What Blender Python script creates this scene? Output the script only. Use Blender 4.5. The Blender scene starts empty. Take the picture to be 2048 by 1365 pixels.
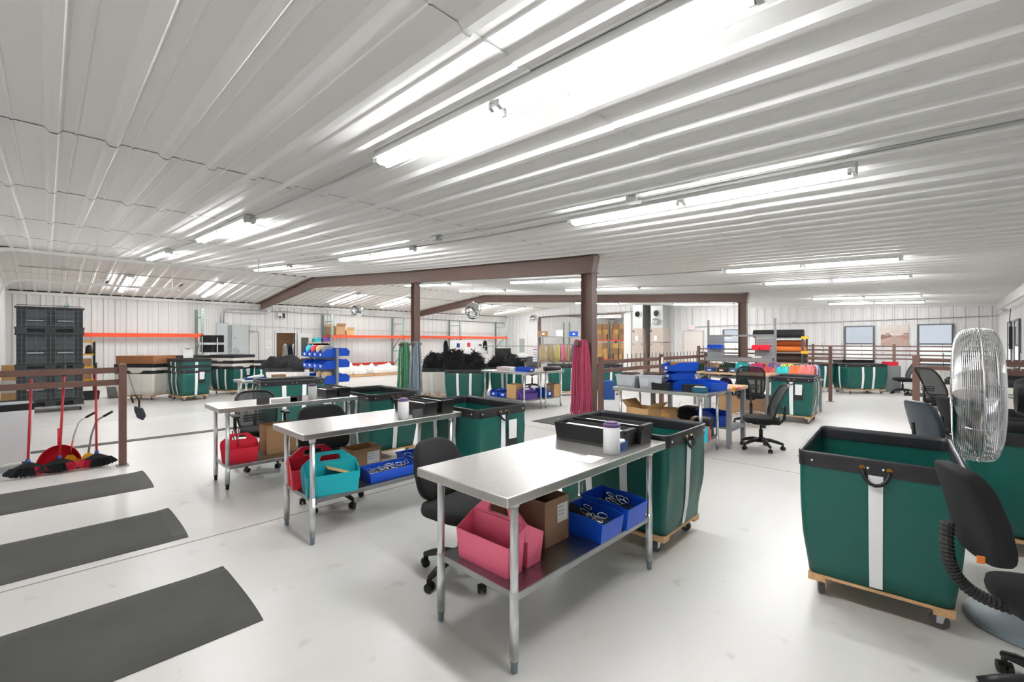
import bpy, bmesh, math, random
from mathutils import Vector, Matrix, noise

SC = bpy.context.scene
COL = SC.collection
R = math.radians
PI = math.pi

# ------------------------------------------------------------------ camera, world, exposure
cam_data = bpy.data.cameras.new('camera')
cam = bpy.data.objects.new('camera', cam_data)
COL.objects.link(cam)
cam_data.sensor_width = 36.0
cam_data.lens = 898.5 / 2048 * 36.0
cam_data.clip_start = 0.05
cam.location = (0, 0, 1.6)
cam.rotation_euler = (PI / 2, 0, math.atan2(869, 898.5))
SC.camera = cam

world = bpy.data.worlds.new('sky_world')
SC.world = world
world.use_nodes = True
bg = world.node_tree.nodes['Background']
bg.inputs[0].default_value = (0.80, 0.88, 1.0, 1)
bg.inputs[1].default_value = 2.0

SC.view_settings.view_transform = 'Standard'
SC.view_settings.look = 'None'
SC.view_settings.gamma = 1.0
SC.view_settings.use_curve_mapping = False
SC.view_settings.exposure = 0.60
SC.cycles.caustics_reflective = False
SC.cycles.caustics_refractive = False
SC.cycles.max_bounces = 8
TUBE_STRENGTH = 46.0

# ------------------------------------------------------------------ materials
def lin(c):
    return c / 12.92 if c <= 0.04045 else ((c + 0.055) / 1.055) ** 2.4

def rgb(h):
    return tuple(lin(int(h[i:i + 2], 16) / 255) for i in (0, 2, 4)) + (1.0,)

MATS = {}
def mat(name, col, rough=0.5, metal=0.0, var=0.0, scale=8.0, bump=0.0, bscale=60.0, spec=0.5,
        coat=0.0, stretch=None, emit=None, estr=0.0, trans=0.0, alpha=1.0):
    if name in MATS:
        return MATS[name]
    m = bpy.data.materials.new(name)
    m.use_nodes = True
    nt = m.node_tree
    b = nt.nodes['Principled BSDF']
    c = rgb(col)
    b.inputs['Base Color'].default_value = c
    b.inputs['Roughness'].default_value = rough
    b.inputs['Metallic'].default_value = metal
    b.inputs['Specular IOR Level'].default_value = spec
    b.inputs['Coat Weight'].default_value = coat
    b.inputs['Transmission Weight'].default_value = trans
    b.inputs['Alpha'].default_value = alpha
    if emit:
        b.inputs['Emission Color'].default_value = rgb(emit)
        b.inputs['Emission Strength'].default_value = estr
    if var or bump:
        tc = nt.nodes.new('ShaderNodeTexCoord')
        mp = nt.nodes.new('ShaderNodeMapping')
        nt.links.new(tc.outputs['Object'], mp.inputs['Vector'])
        if stretch:
            mp.inputs['Scale'].default_value = stretch
    if var:
        n = nt.nodes.new('ShaderNodeTexNoise')
        n.inputs['Scale'].default_value = scale
        n.inputs['Detail'].default_value = 4
        nt.links.new(mp.outputs[0], n.inputs['Vector'])
        r = nt.nodes.new('ShaderNodeValToRGB')
        r.color_ramp.elements[0].position = 0.3
        r.color_ramp.elements[1].position = 0.7
        r.color_ramp.elements[0].color = tuple(max(0, x * (1 - var)) for x in c[:3]) + (1,)
        r.color_ramp.elements[1].color = tuple(min(1, x * (1 + var)) for x in c[:3]) + (1,)
        nt.links.new(n.outputs['Fac'], r.inputs['Fac'])
        nt.links.new(r.outputs['Color'], b.inputs['Base Color'])
    if bump:
        n2 = nt.nodes.new('ShaderNodeTexNoise')
        n2.inputs['Scale'].default_value = bscale
        n2.inputs['Detail'].default_value = 3
        nt.links.new(mp.outputs[0], n2.inputs['Vector'])
        bp = nt.nodes.new('ShaderNodeBump')
        bp.inputs['Strength'].default_value = bump
        bp.inputs['Distance'].default_value = 0.01
        nt.links.new(n2.outputs['Fac'], bp.inputs['Height'])
        nt.links.new(bp.outputs['Normal'], b.inputs['Normal'])
    MATS[name] = m
    return m

def floor_material():
    m = bpy.data.materials.new('painted_concrete')
    m.use_nodes = True
    nt = m.node_tree
    b = nt.nodes['Principled BSDF']
    tc = nt.nodes.new('ShaderNodeTexCoord')
    n1 = nt.nodes.new('ShaderNodeTexNoise'); n1.inputs['Scale'].default_value = 0.7; n1.inputs['Detail'].default_value = 6
    n2 = nt.nodes.new('ShaderNodeTexNoise'); n2.inputs['Scale'].default_value = 6.0; n2.inputs['Detail'].default_value = 8
    mp = nt.nodes.new('ShaderNodeMapping'); mp.inputs['Scale'].default_value = (2.2, 0.5, 1)
    nt.links.new(tc.outputs['Object'], mp.inputs['Vector'])
    nt.links.new(mp.outputs[0], n1.inputs['Vector'])
    nt.links.new(tc.outputs['Object'], n2.inputs['Vector'])
    r1 = nt.nodes.new('ShaderNodeValToRGB')
    r1.color_ramp.elements[0].position = 0.32; r1.color_ramp.elements[0].color = rgb('d9d6d1')
    r1.color_ramp.elements[1].position = 0.68; r1.color_ramp.elements[1].color = rgb('e2e0dc')
    nt.links.new(n1.outputs['Fac'], r1.inputs['Fac'])
    r2 = nt.nodes.new('ShaderNodeValToRGB')     # scattered scuffs
    r2.color_ramp.elements[0].position = 0.24; r2.color_ramp.elements[0].color = (0.72, 0.69, 0.65, 1)
    r2.color_ramp.elements[1].position = 0.36; r2.color_ramp.elements[1].color = (1, 1, 1, 1)
    nt.links.new(n2.outputs['Fac'], r2.inputs['Fac'])
    mx = nt.nodes.new('ShaderNodeMixRGB'); mx.blend_type = 'MULTIPLY'; mx.inputs[0].default_value = 0.6
    nt.links.new(r1.outputs[0], mx.inputs[1]); nt.links.new(r2.outputs[0], mx.inputs[2])
    nt.links.new(mx.outputs[0], b.inputs['Base Color'])
    rr = nt.nodes.new('ShaderNodeMapRange')
    rr.inputs['To Min'].default_value = 0.22; rr.inputs['To Max'].default_value = 0.42
    nt.links.new(n1.outputs['Fac'], rr.inputs['Value'])
    nt.links.new(rr.outputs[0], b.inputs['Roughness'])
    b.inputs['Specular IOR Level'].default_value = 0.45
    return m

M_FLOOR = floor_material()
M_CEIL = mat('white_ceiling_sheet', 'e8e7e4', 0.45, spec=0.3)
M_WALL = mat('white_wall_sheet', 'dfdedc', 0.4)
M_TRIM = mat('white_trim_metal', 'e6e5e2', 0.45)
M_DARKVOID = mat('dark_gap_shade', '3a3a3a', 0.9)  # shade tone put behind the sheets so open gaps look dark
M_BROWN = mat('brown_painted_steel', '6b5349', 0.5, var=0.06, scale=3)
M_BROWN_L = mat('brown_rail_paint', '6d4f45', 0.45, var=0.05, scale=3)
M_STEEL = mat('brushed_stainless', 'd2d0cc', 0.30, 1.0, var=0.05, scale=6, bump=0.02, bscale=120, stretch=(1, 14, 1))
M_GALV = mat('galvanised_steel', 'd6d9db', 0.30, 1.0, var=0.08, scale=14)
M_CHROME = mat('bright_chrome', 'e9eaeb', 0.16, 1.0)
M_CONDUIT = mat('conduit_metal', 'b4b5b4', 0.3, 0.9)
M_BLACKPL = mat('black_plastic', '141415', 0.42)
M_BLACKFAB = mat('black_chair_fabric', '0d0d0e', 0.85, bump=0.15, bscale=400, var=0.15, scale=30)
M_BLACKVIN = mat('black_vinyl_band', '222225', 0.38, var=0.1, scale=9)
M_GREEN = mat('green_vinyl', '0a5950', 0.42, var=0.06, scale=5, bump=0.08, bscale=9)
M_CANVAS = mat('cream_canvas', 'f4ede3', 0.7, var=0.04, scale=4, bump=0.1, bscale=30)
M_WEB = mat('white_webbing', 'fbfbfb', 0.75, bump=0.05, bscale=200)
M_WOOD = mat('pale_pine', 'd3a878', 0.6, var=0.14, scale=5, stretch=(1, 9, 9))
M_WOODTOP = mat('maple_worktop', 'd9b48a', 0.5, var=0.12, scale=4, stretch=(1, 8, 8))
M_RUBBER = mat('black_rubber', '232323', 0.7)
M_GREYRUB = mat('grey_caster_rubber', '5b5d60', 0.6)
M_MAT = mat('charcoal_floor_mat', '464644', 0.75, var=0.12, scale=3, bump=0.12, bscale=300)
M_ORANGE = mat('orange_rack_paint', 'e8512a', 0.45, var=0.05, scale=6)
M_RACKGRN = mat('grey_green_rack_paint', '6f8079', 0.5, var=0.08, scale=6)
M_RACKTEAL = mat('pale_teal_rack_paint', '9db8ac', 0.5, var=0.08, scale=6)
M_CARD = mat('brown_cardboard', 'b08a63', 0.85, var=0.06, scale=6, bump=0.04, bscale=90)
M_CARD2 = mat('kraft_cardboard', '9c7b60', 0.85, var=0.06, scale=6)
M_CARD3 = mat('tan_cardboard', 'c8a06e', 0.85, var=0.06, scale=6)
M_BLUE = mat('blue_bin_plastic', '0d50c8', 0.4)
M_BLUEDK = mat('dark_blue_plastic', '17458a', 0.45)
M_RED = mat('red_plastic', 'e8203a', 0.42)
M_REDPAINT = mat('red_handle_paint', 'c22a31', 0.4)
M_PINK = mat('pink_plastic', 'ff7596', 0.42)
M_TEAL = mat('teal_plastic', '12aab6', 0.42)
M_PURPLE = mat('purple_plastic', '5c3f94', 0.45)
M_YELLOW = mat('yellow_plastic', 'f2b51c', 0.45)
M_PAPER = mat('white_paper', 'f2f1ee', 0.8)
M_WHITEPL = mat('white_plastic', 'f6f6f6', 0.45)
M_GREYPL = mat('grey_plastic', 'c3c7cc', 0.5)
M_BLACKTOTE = mat('black_crate_plastic', '232628', 0.5, var=0.12, scale=5)
M_TAPE = mat('dark_grey_tape', '4a4848', 0.6)
M_GREYSTEEL = mat('grey_painted_steel', '8f9294', 0.5, var=0.05, scale=8)

# ------------------------------------------------------------------ mesh helpers
class B:
    def __init__(s):
        s.v = []; s.f = []
    def add(s, vs, fs):
        o = len(s.v)
        s.v += [tuple(p) for p in vs]
        s.f += [tuple(i + o for i in f) for f in fs]
        return s
    def box(s, x0, x1, y0, y1, z0, z1):
        return s.add([(x0, y0, z0), (x1, y0, z0), (x1, y1, z0), (x0, y1, z0),
                      (x0, y0, z1), (x1, y0, z1), (x1, y1, z1), (x0, y1, z1)],
                     [(3, 2, 1, 0), (4, 5, 6, 7), (0, 1, 5, 4), (1, 2, 6, 5), (2, 3, 7, 6), (3, 0, 4, 7)])
    def cbox(s, c, size, rot=None):
        hx, hy, hz = (q / 2 for q in size)
        vs = [Vector((sx * hx, sy * hy, sz * hz)) for sz in (-1, 1) for sx, sy in ((-1, -1), (1, -1), (1, 1), (-1, 1))]
        if rot is not None:
            vs = [rot @ q for q in vs]
        c = Vector(c)
        return s.add([q + c for q in vs],
                     [(3, 2, 1, 0), (4, 5, 6, 7), (0, 1, 5, 4), (1, 2, 6, 5), (2, 3, 7, 6), (3, 0, 4, 7)])
    def bar(s, p0, p1, w, h, up=(0, 0, 1)):
        p0, p1 = Vector(p0), Vector(p1)
        d = (p1 - p0).normalized(); u = Vector(up)
        if abs(d.dot(u)) > 0.98:
            u = Vector((1, 0, 0))
        sd = d.cross(u).normalized(); u = sd.cross(d)
        vs = [p + sd * a * w / 2 + u * b * h / 2 for p in (p0, p1) for a, b in ((-1, -1), (1, -1), (1, 1), (-1, 1))]
        return s.add(vs, [(0, 1, 2, 3), (7, 6, 5, 4), (4, 5, 1, 0), (5, 6, 2, 1), (6, 7, 3, 2), (7, 4, 0, 3)])
    def tube(s, pts, r, n=8, closed=False, caps=True):
        pts = [Vector(p) for p in pts]
        k = len(pts)
        rs = r if isinstance(r, (list, tuple)) else [r] * k
        tang = []
        for i in range(k):
            a = pts[i - 1] if (i > 0 or closed) else pts[i]
            b = pts[(i + 1) % k] if (i < k - 1 or closed) else pts[i]
            tang.append((b - a).normalized())
        u = Vector((0, 0, 1)) if abs(tang[0].z) < 0.9 else Vector((1, 0, 0))
        u = (u - tang[0] * u.dot(tang[0])).normalized()
        o = len(s.v)
        for i in range(k):
            u = (u - tang[i] * u.dot(tang[i]))
            if u.length < 1e-6:
                u = tang[i].orthogonal()
            u.normalize()
            w = tang[i].cross(u)
            for j in range(n):
                a = 2 * PI * j / n
                s.v.append(tuple(pts[i] + (u * math.cos(a) + w * math.sin(a)) * rs[i]))
        m = k if closed else k - 1
        for i in range(m):
            i2 = (i + 1) % k
            for j in range(n):
                j2 = (j + 1) % n
                s.f.append((o + i * n + j, o + i * n + j2, o + i2 * n + j2, o + i2 * n + j))
        if caps and not closed:
            s.f.append(tuple(o + j for j in reversed(range(n))))
            s.f.append(tuple(o + (k - 1) * n + j for j in range(n)))
        return s
    def cyl(s, p0, p1, r0, r1=None, n=12):
        return s.tube([p0, p1], [r0, r0 if r1 is None else r1], n)
    def lathe(s, prof, n=16, c=(0, 0, 0), axis='z', caps=True):
        o = len(s.v)
        for r, z in prof:
            for j in range(n):
                a = 2 * PI * j / n
                p = (r * math.cos(a), r * math.sin(a), z)
                if axis == 'x': p = (p[2], p[0], p[1])
                if axis == 'y': p = (p[0], p[2], p[1])
                s.v.append((p[0] + c[0], p[1] + c[1], p[2] + c[2]))
        for i in range(len(prof) - 1):
            for j in range(n):
                j2 = (j + 1) % n
                s.f.append((o + i * n + j, o + i * n + j2, o + (i + 1) * n + j2, o + (i + 1) * n + j))
        if caps and prof[0][0] > 1e-5: s.f.append(tuple(o + j for j in reversed(range(n))))
        if caps and prof[-1][0] > 1e-5: s.f.append(tuple(o + (len(prof) - 1) * n + j for j in range(n)))
        return s
    def grid(s, fn, nu, nv, closed=False):
        o = len(s.v)
        for j in range(nv + 1):
            for i in range(nu if closed else nu + 1):
                s.v.append(tuple(fn(i / nu, j / nv)))
        w = nu if closed else nu + 1
        for j in range(nv):
            for i in range(nu):
                i2 = (i + 1) % w if closed else i + 1
                s.f.append((o + j * w + i, o + j * w + i2, o + (j + 1) * w + i2, o + (j + 1) * w + i))
        return s
    def prism(s, poly, a, b, axis='y'):
        """poly: 2-D outline (p,q); extruded from a to b along axis."""
        n = len(poly)
        def P(p, q, t):
            return {'x': (t, p, q), 'y': (p, t, q), 'z': (p, q, t)}[axis]
        o = len(s.v)
        s.v += [P(p, q, a) for p, q in poly] + [P(p, q, b) for p, q in poly]
        for i in range(n):
            j = (i + 1) % n
            s.f.append((o + i, o + j, o + n + j, o + n + i))
        s.f.append(tuple(o + i for i in reversed(range(n))))
        s.f.append(tuple(o + n + i for i in range(n)))
        return s
    def ball(s, c, r, nu=10, nv=7, sc=(1, 1, 1)):
        prof = [(max(1e-6, math.sin(PI * i / nv)) * r, -math.cos(PI * i / nv) * r) for i in range(nv + 1)]
        o = len(s.v)
        s.lathe(prof, nu)
        for i in range(o, len(s.v)):
            x, y, z = s.v[i]
            s.v[i] = (x * sc[0] + c[0], y * sc[1] + c[1], z * sc[2] + c[2])
        return s
    def xf(s, M, start=0):
        for i in range(start, len(s.v)):
            s.v[i] = tuple(M @ Vector(s.v[i]))
        return s
    def mesh(s, name, m, smooth=False):
        me = bpy.data.meshes.new(name)
        me.from_pydata(s.v, [], s.f)
        me.update()
        bm = bmesh.new(); bm.from_mesh(me)
        bmesh.ops.recalc_face_normals(bm, faces=bm.faces)
        bm.to_mesh(me); bm.free()
        me.materials.append(m)
        if smooth:
            for p in me.polygons: p.use_smooth = True
        return me
    def build(s, name, m, parent=None, smooth=False, bevel=0, loc=None, rz=None, keep_normals=False, auto=False):
        me = s.mesh(name, m, smooth or auto)
        o = bpy.data.objects.new(name, me)
        COL.objects.link(o)
        if parent: o.parent = parent
        if loc is not None: o.location = loc
        if rz is not None: o.rotation_euler = (0, 0, rz)
        if auto:
            me.set_sharp_from_angle(angle=R(38))
        if bevel:
            b = o.modifiers.new('bevel', 'BEVEL'); b.width = bevel; b.segments = 2; b.limit_method = 'ANGLE'
        return o

def inst(src, parent=None, loc=None, rot=None):
    """a copy of one object sharing its mesh"""
    o = src.copy(); COL.objects.link(o)
    if parent is not None: o.parent = parent
    if loc is not None: o.location = loc
    if rot is not None: o.rotation_euler = rot
    return o

def copy_tree(src, parent=None):
    o = src.copy(); COL.objects.link(o); o.parent = parent
    for ch in src.children: copy_tree(ch, o)
    return o

def tag(o, label, cat, group=None, kind=None):
    if label: o['label'] = label
    if cat: o['category'] = cat
    if group: o['group'] = group
    if kind: o['kind'] = kind
    return o

def thing(name, label, cat, loc=(0, 0, 0), rz=0, group=None):
    o = bpy.data.objects.new(name, None); COL.objects.link(o)
    o.empty_display_size = 0.1
    o.location = loc; o.rotation_euler = (0, 0, rz)
    return tag(o, label, cat, group)

def struct(o, label=None):
    o['kind'] = 'structure'
    if label: o['label'] = label
    return o

def arc(c, r, a0, a1, n, plane='xz', y=0):
    out = []
    for i in range(n + 1):
        a = a0 + (a1 - a0) * i / n
        p, q = c[0] + r * math.cos(a), c[1] + r * math.sin(a)
        out.append({'xz': (p, y, q), 'yz': (y, p, q), 'xy': (p, q, y)}[plane])
    return out
# ------------------------------------------------------------------ the building
XL, XR, YF, YB = -20.3, 1.2, -0.9, 20.57          # left, right, front and back walls
PROFILE = [(-20.3, 3.16), (-15.0, 3.70), (-9.0, 3.27), (-4.2, 2.99), (1.2, 2.80)]
def zc(x):
    for (a, za), (b, zb) in zip(PROFILE, PROFILE[1:]):
        if x <= b: return za + (zb - za) * (x - a) / (b - a)
    return PROFILE[-1][1]
PITCH = 0.2915
def rib(t):
    """knots of one sheet pitch: (offset, drop)"""
    return [(-.145, 0), (-.043, 0), (-.020, .030), (.020, .030), (.043, 0), (.098, 0), (.103, .006), (.112, .006), (.117, 0)]
def rib_knots(a, b, phase):
    ks = set([a, b])
    k0 = int(math.floor((a - phase) / PITCH)) - 1
    pts = []
    for k in range(k0, k0 + int((b - a) / PITCH) + 4):
        for off, d in rib(0):
            pts.append((phase + k * PITCH + off, d))
    pts.sort()
    def val(t):
        for (p, d), (q, e) in zip(pts, pts[1:]):
            if p <= t <= q:
                return d + (e - d) * (t - p) / max(1e-9, q - p)
        return 0
    out = [(a, val(a))] + [(p, d) for p, d in pts if a + 1e-4 < p < b - 1e-4] + [(b, val(b))]
    return out

# floor
fl_ = struct(B().box(XL - 0.2, XR + 0.2, YF - 0.2, YB + 14, -0.2, 0).build('floor', M_FLOOR))
B().box(-4.33, -4.315, YF, YB, -0.01, 0.0006).build('control_joint', mat('dark_joint', '8f8a82', 0.8), fl_)
B().box(-12.1, -12.088, YF, YB, -0.01, 0.0006).build('control_joint', MATS['dark_joint'], fl_)
B().box(XL, XR, 6.30, 6.312, -0.01, 0.0006).build('control_joint', MATS['dark_joint'], fl_)
ft = B()
ft.box(-9.47, -9.31, YF, 5.2, 0, 0.008); ft.box(-9.455, -9.44, YF, 5.2, 0.008, 0.013); ft.box(-9.34, -9.325, YF, 5.2, 0.008, 0.013)
struct(ft.build('trim_1', mat('dark_floor_channel', '6a625b', 0.6, 0.2)))

# ceiling: rows of sheets between the seams, three ribs wide
ceil = thing('ceiling', None, None); ceil['kind'] = 'structure'
rows = [-20.3, -17.6, -15.0, -12.0, -9.0, -6.5, -4.2, -1.43, 1.2]
NCOL = 25
for i, (a, b) in enumerate(zip(rows, rows[1:])):
    ks = rib_knots(-.145, -.145 + 3 * PITCH, 0)
    gap = 0.004
    mb = B(); lift = 0.004 if i % 2 else 0.0
    n = len(ks)
    xa, xb = a - (0.0 if i == 0 else -gap), b + 0.012
    if i == len(rows) - 2: xb = b
    if b == -15.0: xb = b - .045
    if a == -15.0: xa = a + .045
    for x in (xa, xb):
        for t, d in ks: mb.v.append((x - a, t, zc(max(XL, min(XR, x))) - d - (0.005 if x == xb else 0)))
    for j in range(n - 1): mb.f.append((j, j + 1, n + j + 1, n + j))
    me = mb.mesh('ceiling_panel', M_CEIL)
    for c in range(NCOL):
        o = bpy.data.objects.new('ceiling_panel', me); COL.objects.link(o); o.parent = ceil
        o.location = (a, -0.846 + 0.145 - 0.146 + c * 3 * PITCH, 0)
# opaque dark deck added over the sheets to block sky light and darken seams
for (a, za), (b, zb) in zip(PROFILE, PROFILE[1:]):
    rb = B()
    rb.add([(a, YF - .3, za + .03), (b, YF - .3, zb + .03), (b, YB + .3, zb + .03), (a, YB + .3, za + .03),
            (a, YF - .3, za + .18), (b, YF - .3, zb + .18), (b, YB + .3, zb + .18), (a, YB + .3, za + .18)],
           [(3, 2, 1, 0), (4, 5, 6, 7), (0, 1, 5, 4), (1, 2, 6, 5), (2, 3, 7, 6), (3, 0, 4, 7)])
    rb.build('light_block_deck', M_DARKVOID, ceil)
# ridge cap strip
rc = B(); rc.box(-15.075, -14.925, YF, YB, 3.660, 3.664); rc.build('ridge_cap', M_TRIM, ceil)

# walls as vertical ribbed sheets with openings
def ribbed_wall(name, axis, pos, inward, a, b, phase, openings, top, backing=True):
    w = thing(name, None, None); w['kind'] = 'structure'
    edges = [a]
    t = a
    cuts = sorted(set([o[0] for o in openings] + [o[1] for o in openings]))
    k = 1
    marks = sorted(set([a + 3 * PITCH * i for i in range(1, int((b - a) / (3 * PITCH)) + 1)] + cuts))
    marks = [m_ for m_ in marks if a < m_ < b] + [b]
    for m_ in marks:
        if m_ - edges[-1] > 0.04 or m_ in cuts or m_ == b: edges.append(m_)
    def P(t, d, z):
        return (pos + inward * d, t, z) if axis == 'y' else (t, pos + inward * d, z)
    for s0, s1 in zip(edges, edges[1:]):
        mid = (s0 + s1) / 2
        spans = [(0.0, None)]
        for o0, o1, z0, z1 in openings:
            if o0 - 1e-6 <= mid <= o1 + 1e-6:
                spans = ([(0.0, z0)] if z0 > 0.01 else []) + [(z1, None)]
        ks = rib_knots(s0, s1, phase)
        for z0, z1 in spans:
            mb = B(); n = len(ks)
            for t, d in ks: mb.v.append(P(t, d, z0))
            for t, d in ks: mb.v.append(P(t, d, (z1 if z1 is not None else top(t) + .01)))
            for j in range(n - 1): mb.f.append((j, j + 1, n + j + 1, n + j))
            mb.build('wall_panel', M_WALL, w)
            if backing:
                q = B(); zt = z1 if z1 is not None else max(top(s0), top(s1)) + .1
                c0, c1 = pos - inward * .01, pos - inward * .12
                lo, hi = min(c0, c1), max(c0, c1)
                if axis == 'y': q.box(lo, hi, s0, s1, z0, zt)
                else: q.box(s0, s1, lo, hi, z0, zt)
                q.build('wall_backing', M_DARKVOID, w)  # dark slab added behind the sheets so the eave gaps look shaded
    return w

wl = ribbed_wall('wall_left', 'y', XL, 1, YF, YB + 13, 0.17, [(6.69, 7.46, 0, 1.95)], lambda t: 3.08 if t < YB else 3.4)
wb = ribbed_wall('wall_back', 'x', YB, -1, XL, XR, -0.165, [(-17.66, -11.86, 0, 3.0)], zc)
wr = ribbed_wall('wall_right', 'y', XR, -1, YF, YB, 0.1, [], lambda t: 2.80)
wf = ribbed_wall('wall_front', 'x', YF, 1, XL, XR, 0.0, [(-15.7, -11.0, 0, 2.75)], zc)
# eave and base trims
tr = B(); tr.box(XL, XL + .075, YF, YB, 3.03, 3.12); struct(tr.build('trim_2', M_TRIM))
tr = B()
for (a, za), (b, zb) in zip(PROFILE, PROFILE[1:]):
    tr.add([(a, YB - .07, za - .10), (b, YB - .07, zb - .10), (b, YB - .07, zb - .02), (a, YB - .07, za - .02),
            (a, YB, za - .10), (b, YB, zb - .10), (b, YB, zb - .02), (a, YB, za - .02)],
           [(0, 1, 2, 3), (7, 6, 5, 4), (0, 4, 5, 1), (3, 2, 6, 7), (0, 3, 7, 4), (1, 5, 6, 2)])
struct(tr.build('trim_3', M_TRIM))
tr = B(); tr.box(XR - .07, XR, YF, YB, 2.55, 2.79); struct(tr.build('trim_4', M_TRIM))
tr = B(); tr.box(XL, XL + .06, YF, 6.69, 0, .1); tr.box(XL, XL + .06, 7.46, YB, 0, .1); struct(tr.build('baseboard_left', M_TRIM))
tr = B(); tr.box(-11.86, XR, YB - .06, YB, 0, .1); tr.box(XL, -17.66, YB - .06, YB, 0, .1); struct(tr.build('baseboard_back', M_TRIM))
tr = B(); tr.box(-17.70, -17.60, YB - .05, YB + .15, 0, 3.05); tr.box(-17.7, -11.8, YB - .05, YB + .15, 3.0, 3.05)
struct(tr.build('trim_5', M_BROWN))
tr = B(); tr.box(-11.86, -11.46, YB - .08, YB + .15, 0, 3.0); struct(tr.build('trim_6', M_TRIM))

# brown steel frames: a tapered rafter pair on pipe columns
def girder(y, label):
    g = thing('roof_girder', label, 'girder', (0, y, 0), 0, 'brown roof girders')
    pts = [(-20.25, 3.15, .26), (-15.0, 3.655, .30), (-9.07, 3.255, .27), (-4.05, 2.965, .27)]
    for (xa, za, ha), (xb, zb, hb) in zip(pts, pts[1:]):
        m = B()
        m.add([(xa, -.012, za - ha), (xb, -.012, zb - hb), (xb, -.012, zb), (xa, -.012, za),
               (xa, .012, za - ha), (xb, .012, zb - hb), (xb, .012, zb), (xa, .012, za)],
              [(0, 1, 2, 3), (7, 6, 5, 4), (0, 4, 5, 1), (3, 2, 6, 7), (0, 3, 7, 4), (1, 5, 6, 2)])
        m.build('web', M_BROWN, g)
        for top in (0, 1):
            m = B()
            q0, q1 = (za - .012, zb - .012) if top else (za - ha, zb - hb)
            ex = .06 if (top and xb > -5) else 0
            m.add([(xa, -.075, q0), (xb + ex, -.075, q1), (xb + ex, .075, q1), (xa, .075, q0),
                   (xa, -.075, q0 + .012), (xb + ex, -.075, q1 + .012), (xb + ex, .075, q1 + .012), (xa, .075, q0 + .012)],
                  [(3, 2, 1, 0), (4, 5, 6, 7), (0, 1, 5, 4), (1, 2, 6, 5), (2, 3, 7, 6), (3, 0, 4, 7)])
            m.build('flange', M_BROWN, g)
    m = B(); m.prism([(-4.05, 2.695), (-3.99, 2.96), (-4.05, 2.96)], -.075, .075); m.box(-4.055, -4.045, -.075, .075, 2.69, 2.96)
    m.build('end_plate', M_BROWN, g)
    return g
girder(6.077, 'brown steel girder nearest the camera, ending over the column with pink yarn')
girder(13.75, 'brown steel girder further back, ending above the grey louvred workbench')

def column(x, y, h, w, label, note=False, name='steel_column'):
    c = thing(name, label, 'column', (x, y, 0), 0, 'brown steel columns')
    m = B(); m.box(-w / 2, w / 2, -.008, .008, 0.02, h); m.build('web', M_BROWN, c)
    for s in (-1, 1):
        m = B(); m.box(s * w / 2 - .006, s * w / 2 + .006, -.075, .075, 0.02, h); m.build('flange', M_BROWN, c)
    m = B(); m.box(-.16, .16, -.13, .13, 0, .02); m.build('base_plate', M_BROWN, c)
    m = B(); m.box(-.13, .13, -.09, .09, h - .015, h); m.build('cap_plate', M_BROWN, c)
    if note:
        m = B(); m.box(-.02, .06, -.082, -.077, 1.30, 1.42); m.build('paper_note', M_PAPER, c)
    return c
column(-9.07, 6.077, 2.985, .15, 'brown steel column hung with green and grey yarn')
column(-4.15, 6.077, 2.70, .2, 'brown steel column hung with pink yarn', True)
column(-4.16, 13.75, 2.70, .2, 'brown steel column behind the grey louvred workbench')

# strip lights: six rows of four, each with two pairs of tubes
M_TUBE = mat('lit_tube', 'ffffff', 0.3, emit='fcfdff', estr=TUBE_STRENGTH)
def light_proto():
    t = thing('ceiling_light', '', 'ceiling light')
    m = B(); m.prism([(-.05, 0), (.05, 0), (.072, -.052), (.072, -.058), (-.072, -.058), (-.072, -.052)], -1.22, 1.22, 'x')
    m.build('housing', mat('white_fixture', 'd0d0ce', 0.5), t)
    for s in (-1, 1):
        m = B(); m.box(s * 1.215 - .01, s * 1.215 + .01, -.064, .064, -.085, 0); m.build('end_cap', MATS['white_fixture'], t)
    for x in (-1.19, -.03, .03, 1.19):
        m = B(); m.prism([(-.056, -.045), (.056, -.045), (.056, -.086), (.03, -.098), (.012, -.07), (-.012, -.07), (-.03, -.098), (-.056, -.086)], x - .012, x + .012, 'x')
        m.build('socket', mat('grey_socket', 'b5b5b2', 0.5), t)
    tube = None
    for x in (-.61, .61):
        for y in (-.033, .033):
            if tube is None:
                tube = B().cyl((-.565, 0, 0), (.565, 0, 0), .019, n=8).build('tube', M_TUBE, t, smooth=False, loc=(x, y, -.078))
            else:
                inst(tube, t, (x, y, -.078))
    return t
LROWS = [1.65, 3.9, 8.55, 10.95, 15.9, 18.4]
LNAME = ['row nearest the camera', 'second row from the camera', 'third row from the camera', 'fourth row from the camera', 'fifth row from the camera', 'row at the far wall']
LCOL = [(-2.88, -0.46, 'nearest the window wall'), (-8.3, -5.9, 'between the two yarn columns'), (-13.35, -10.95, 'just right of the ridge'), (-19.2, -16.8, 'over the orange racks')]
lp = light_proto(); first = True
for (xa, xb, cn) in LCOL:
    for y, rn in zip(LROWS, LNAME):
        o = lp if first else copy_tree(lp); first = False
        xm = (xa + xb) / 2
        o.location = (xm, y, (zc(xa) + zc(xb)) / 2 - .010)
        o.rotation_euler = (0, math.atan2(zc(xa) - zc(xb), xb - xa), 0)
        o['label'] = 'twin tube strip light, %s, %s' % (rn, cn)
        o['group'] = 'ceiling strip lights'

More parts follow.
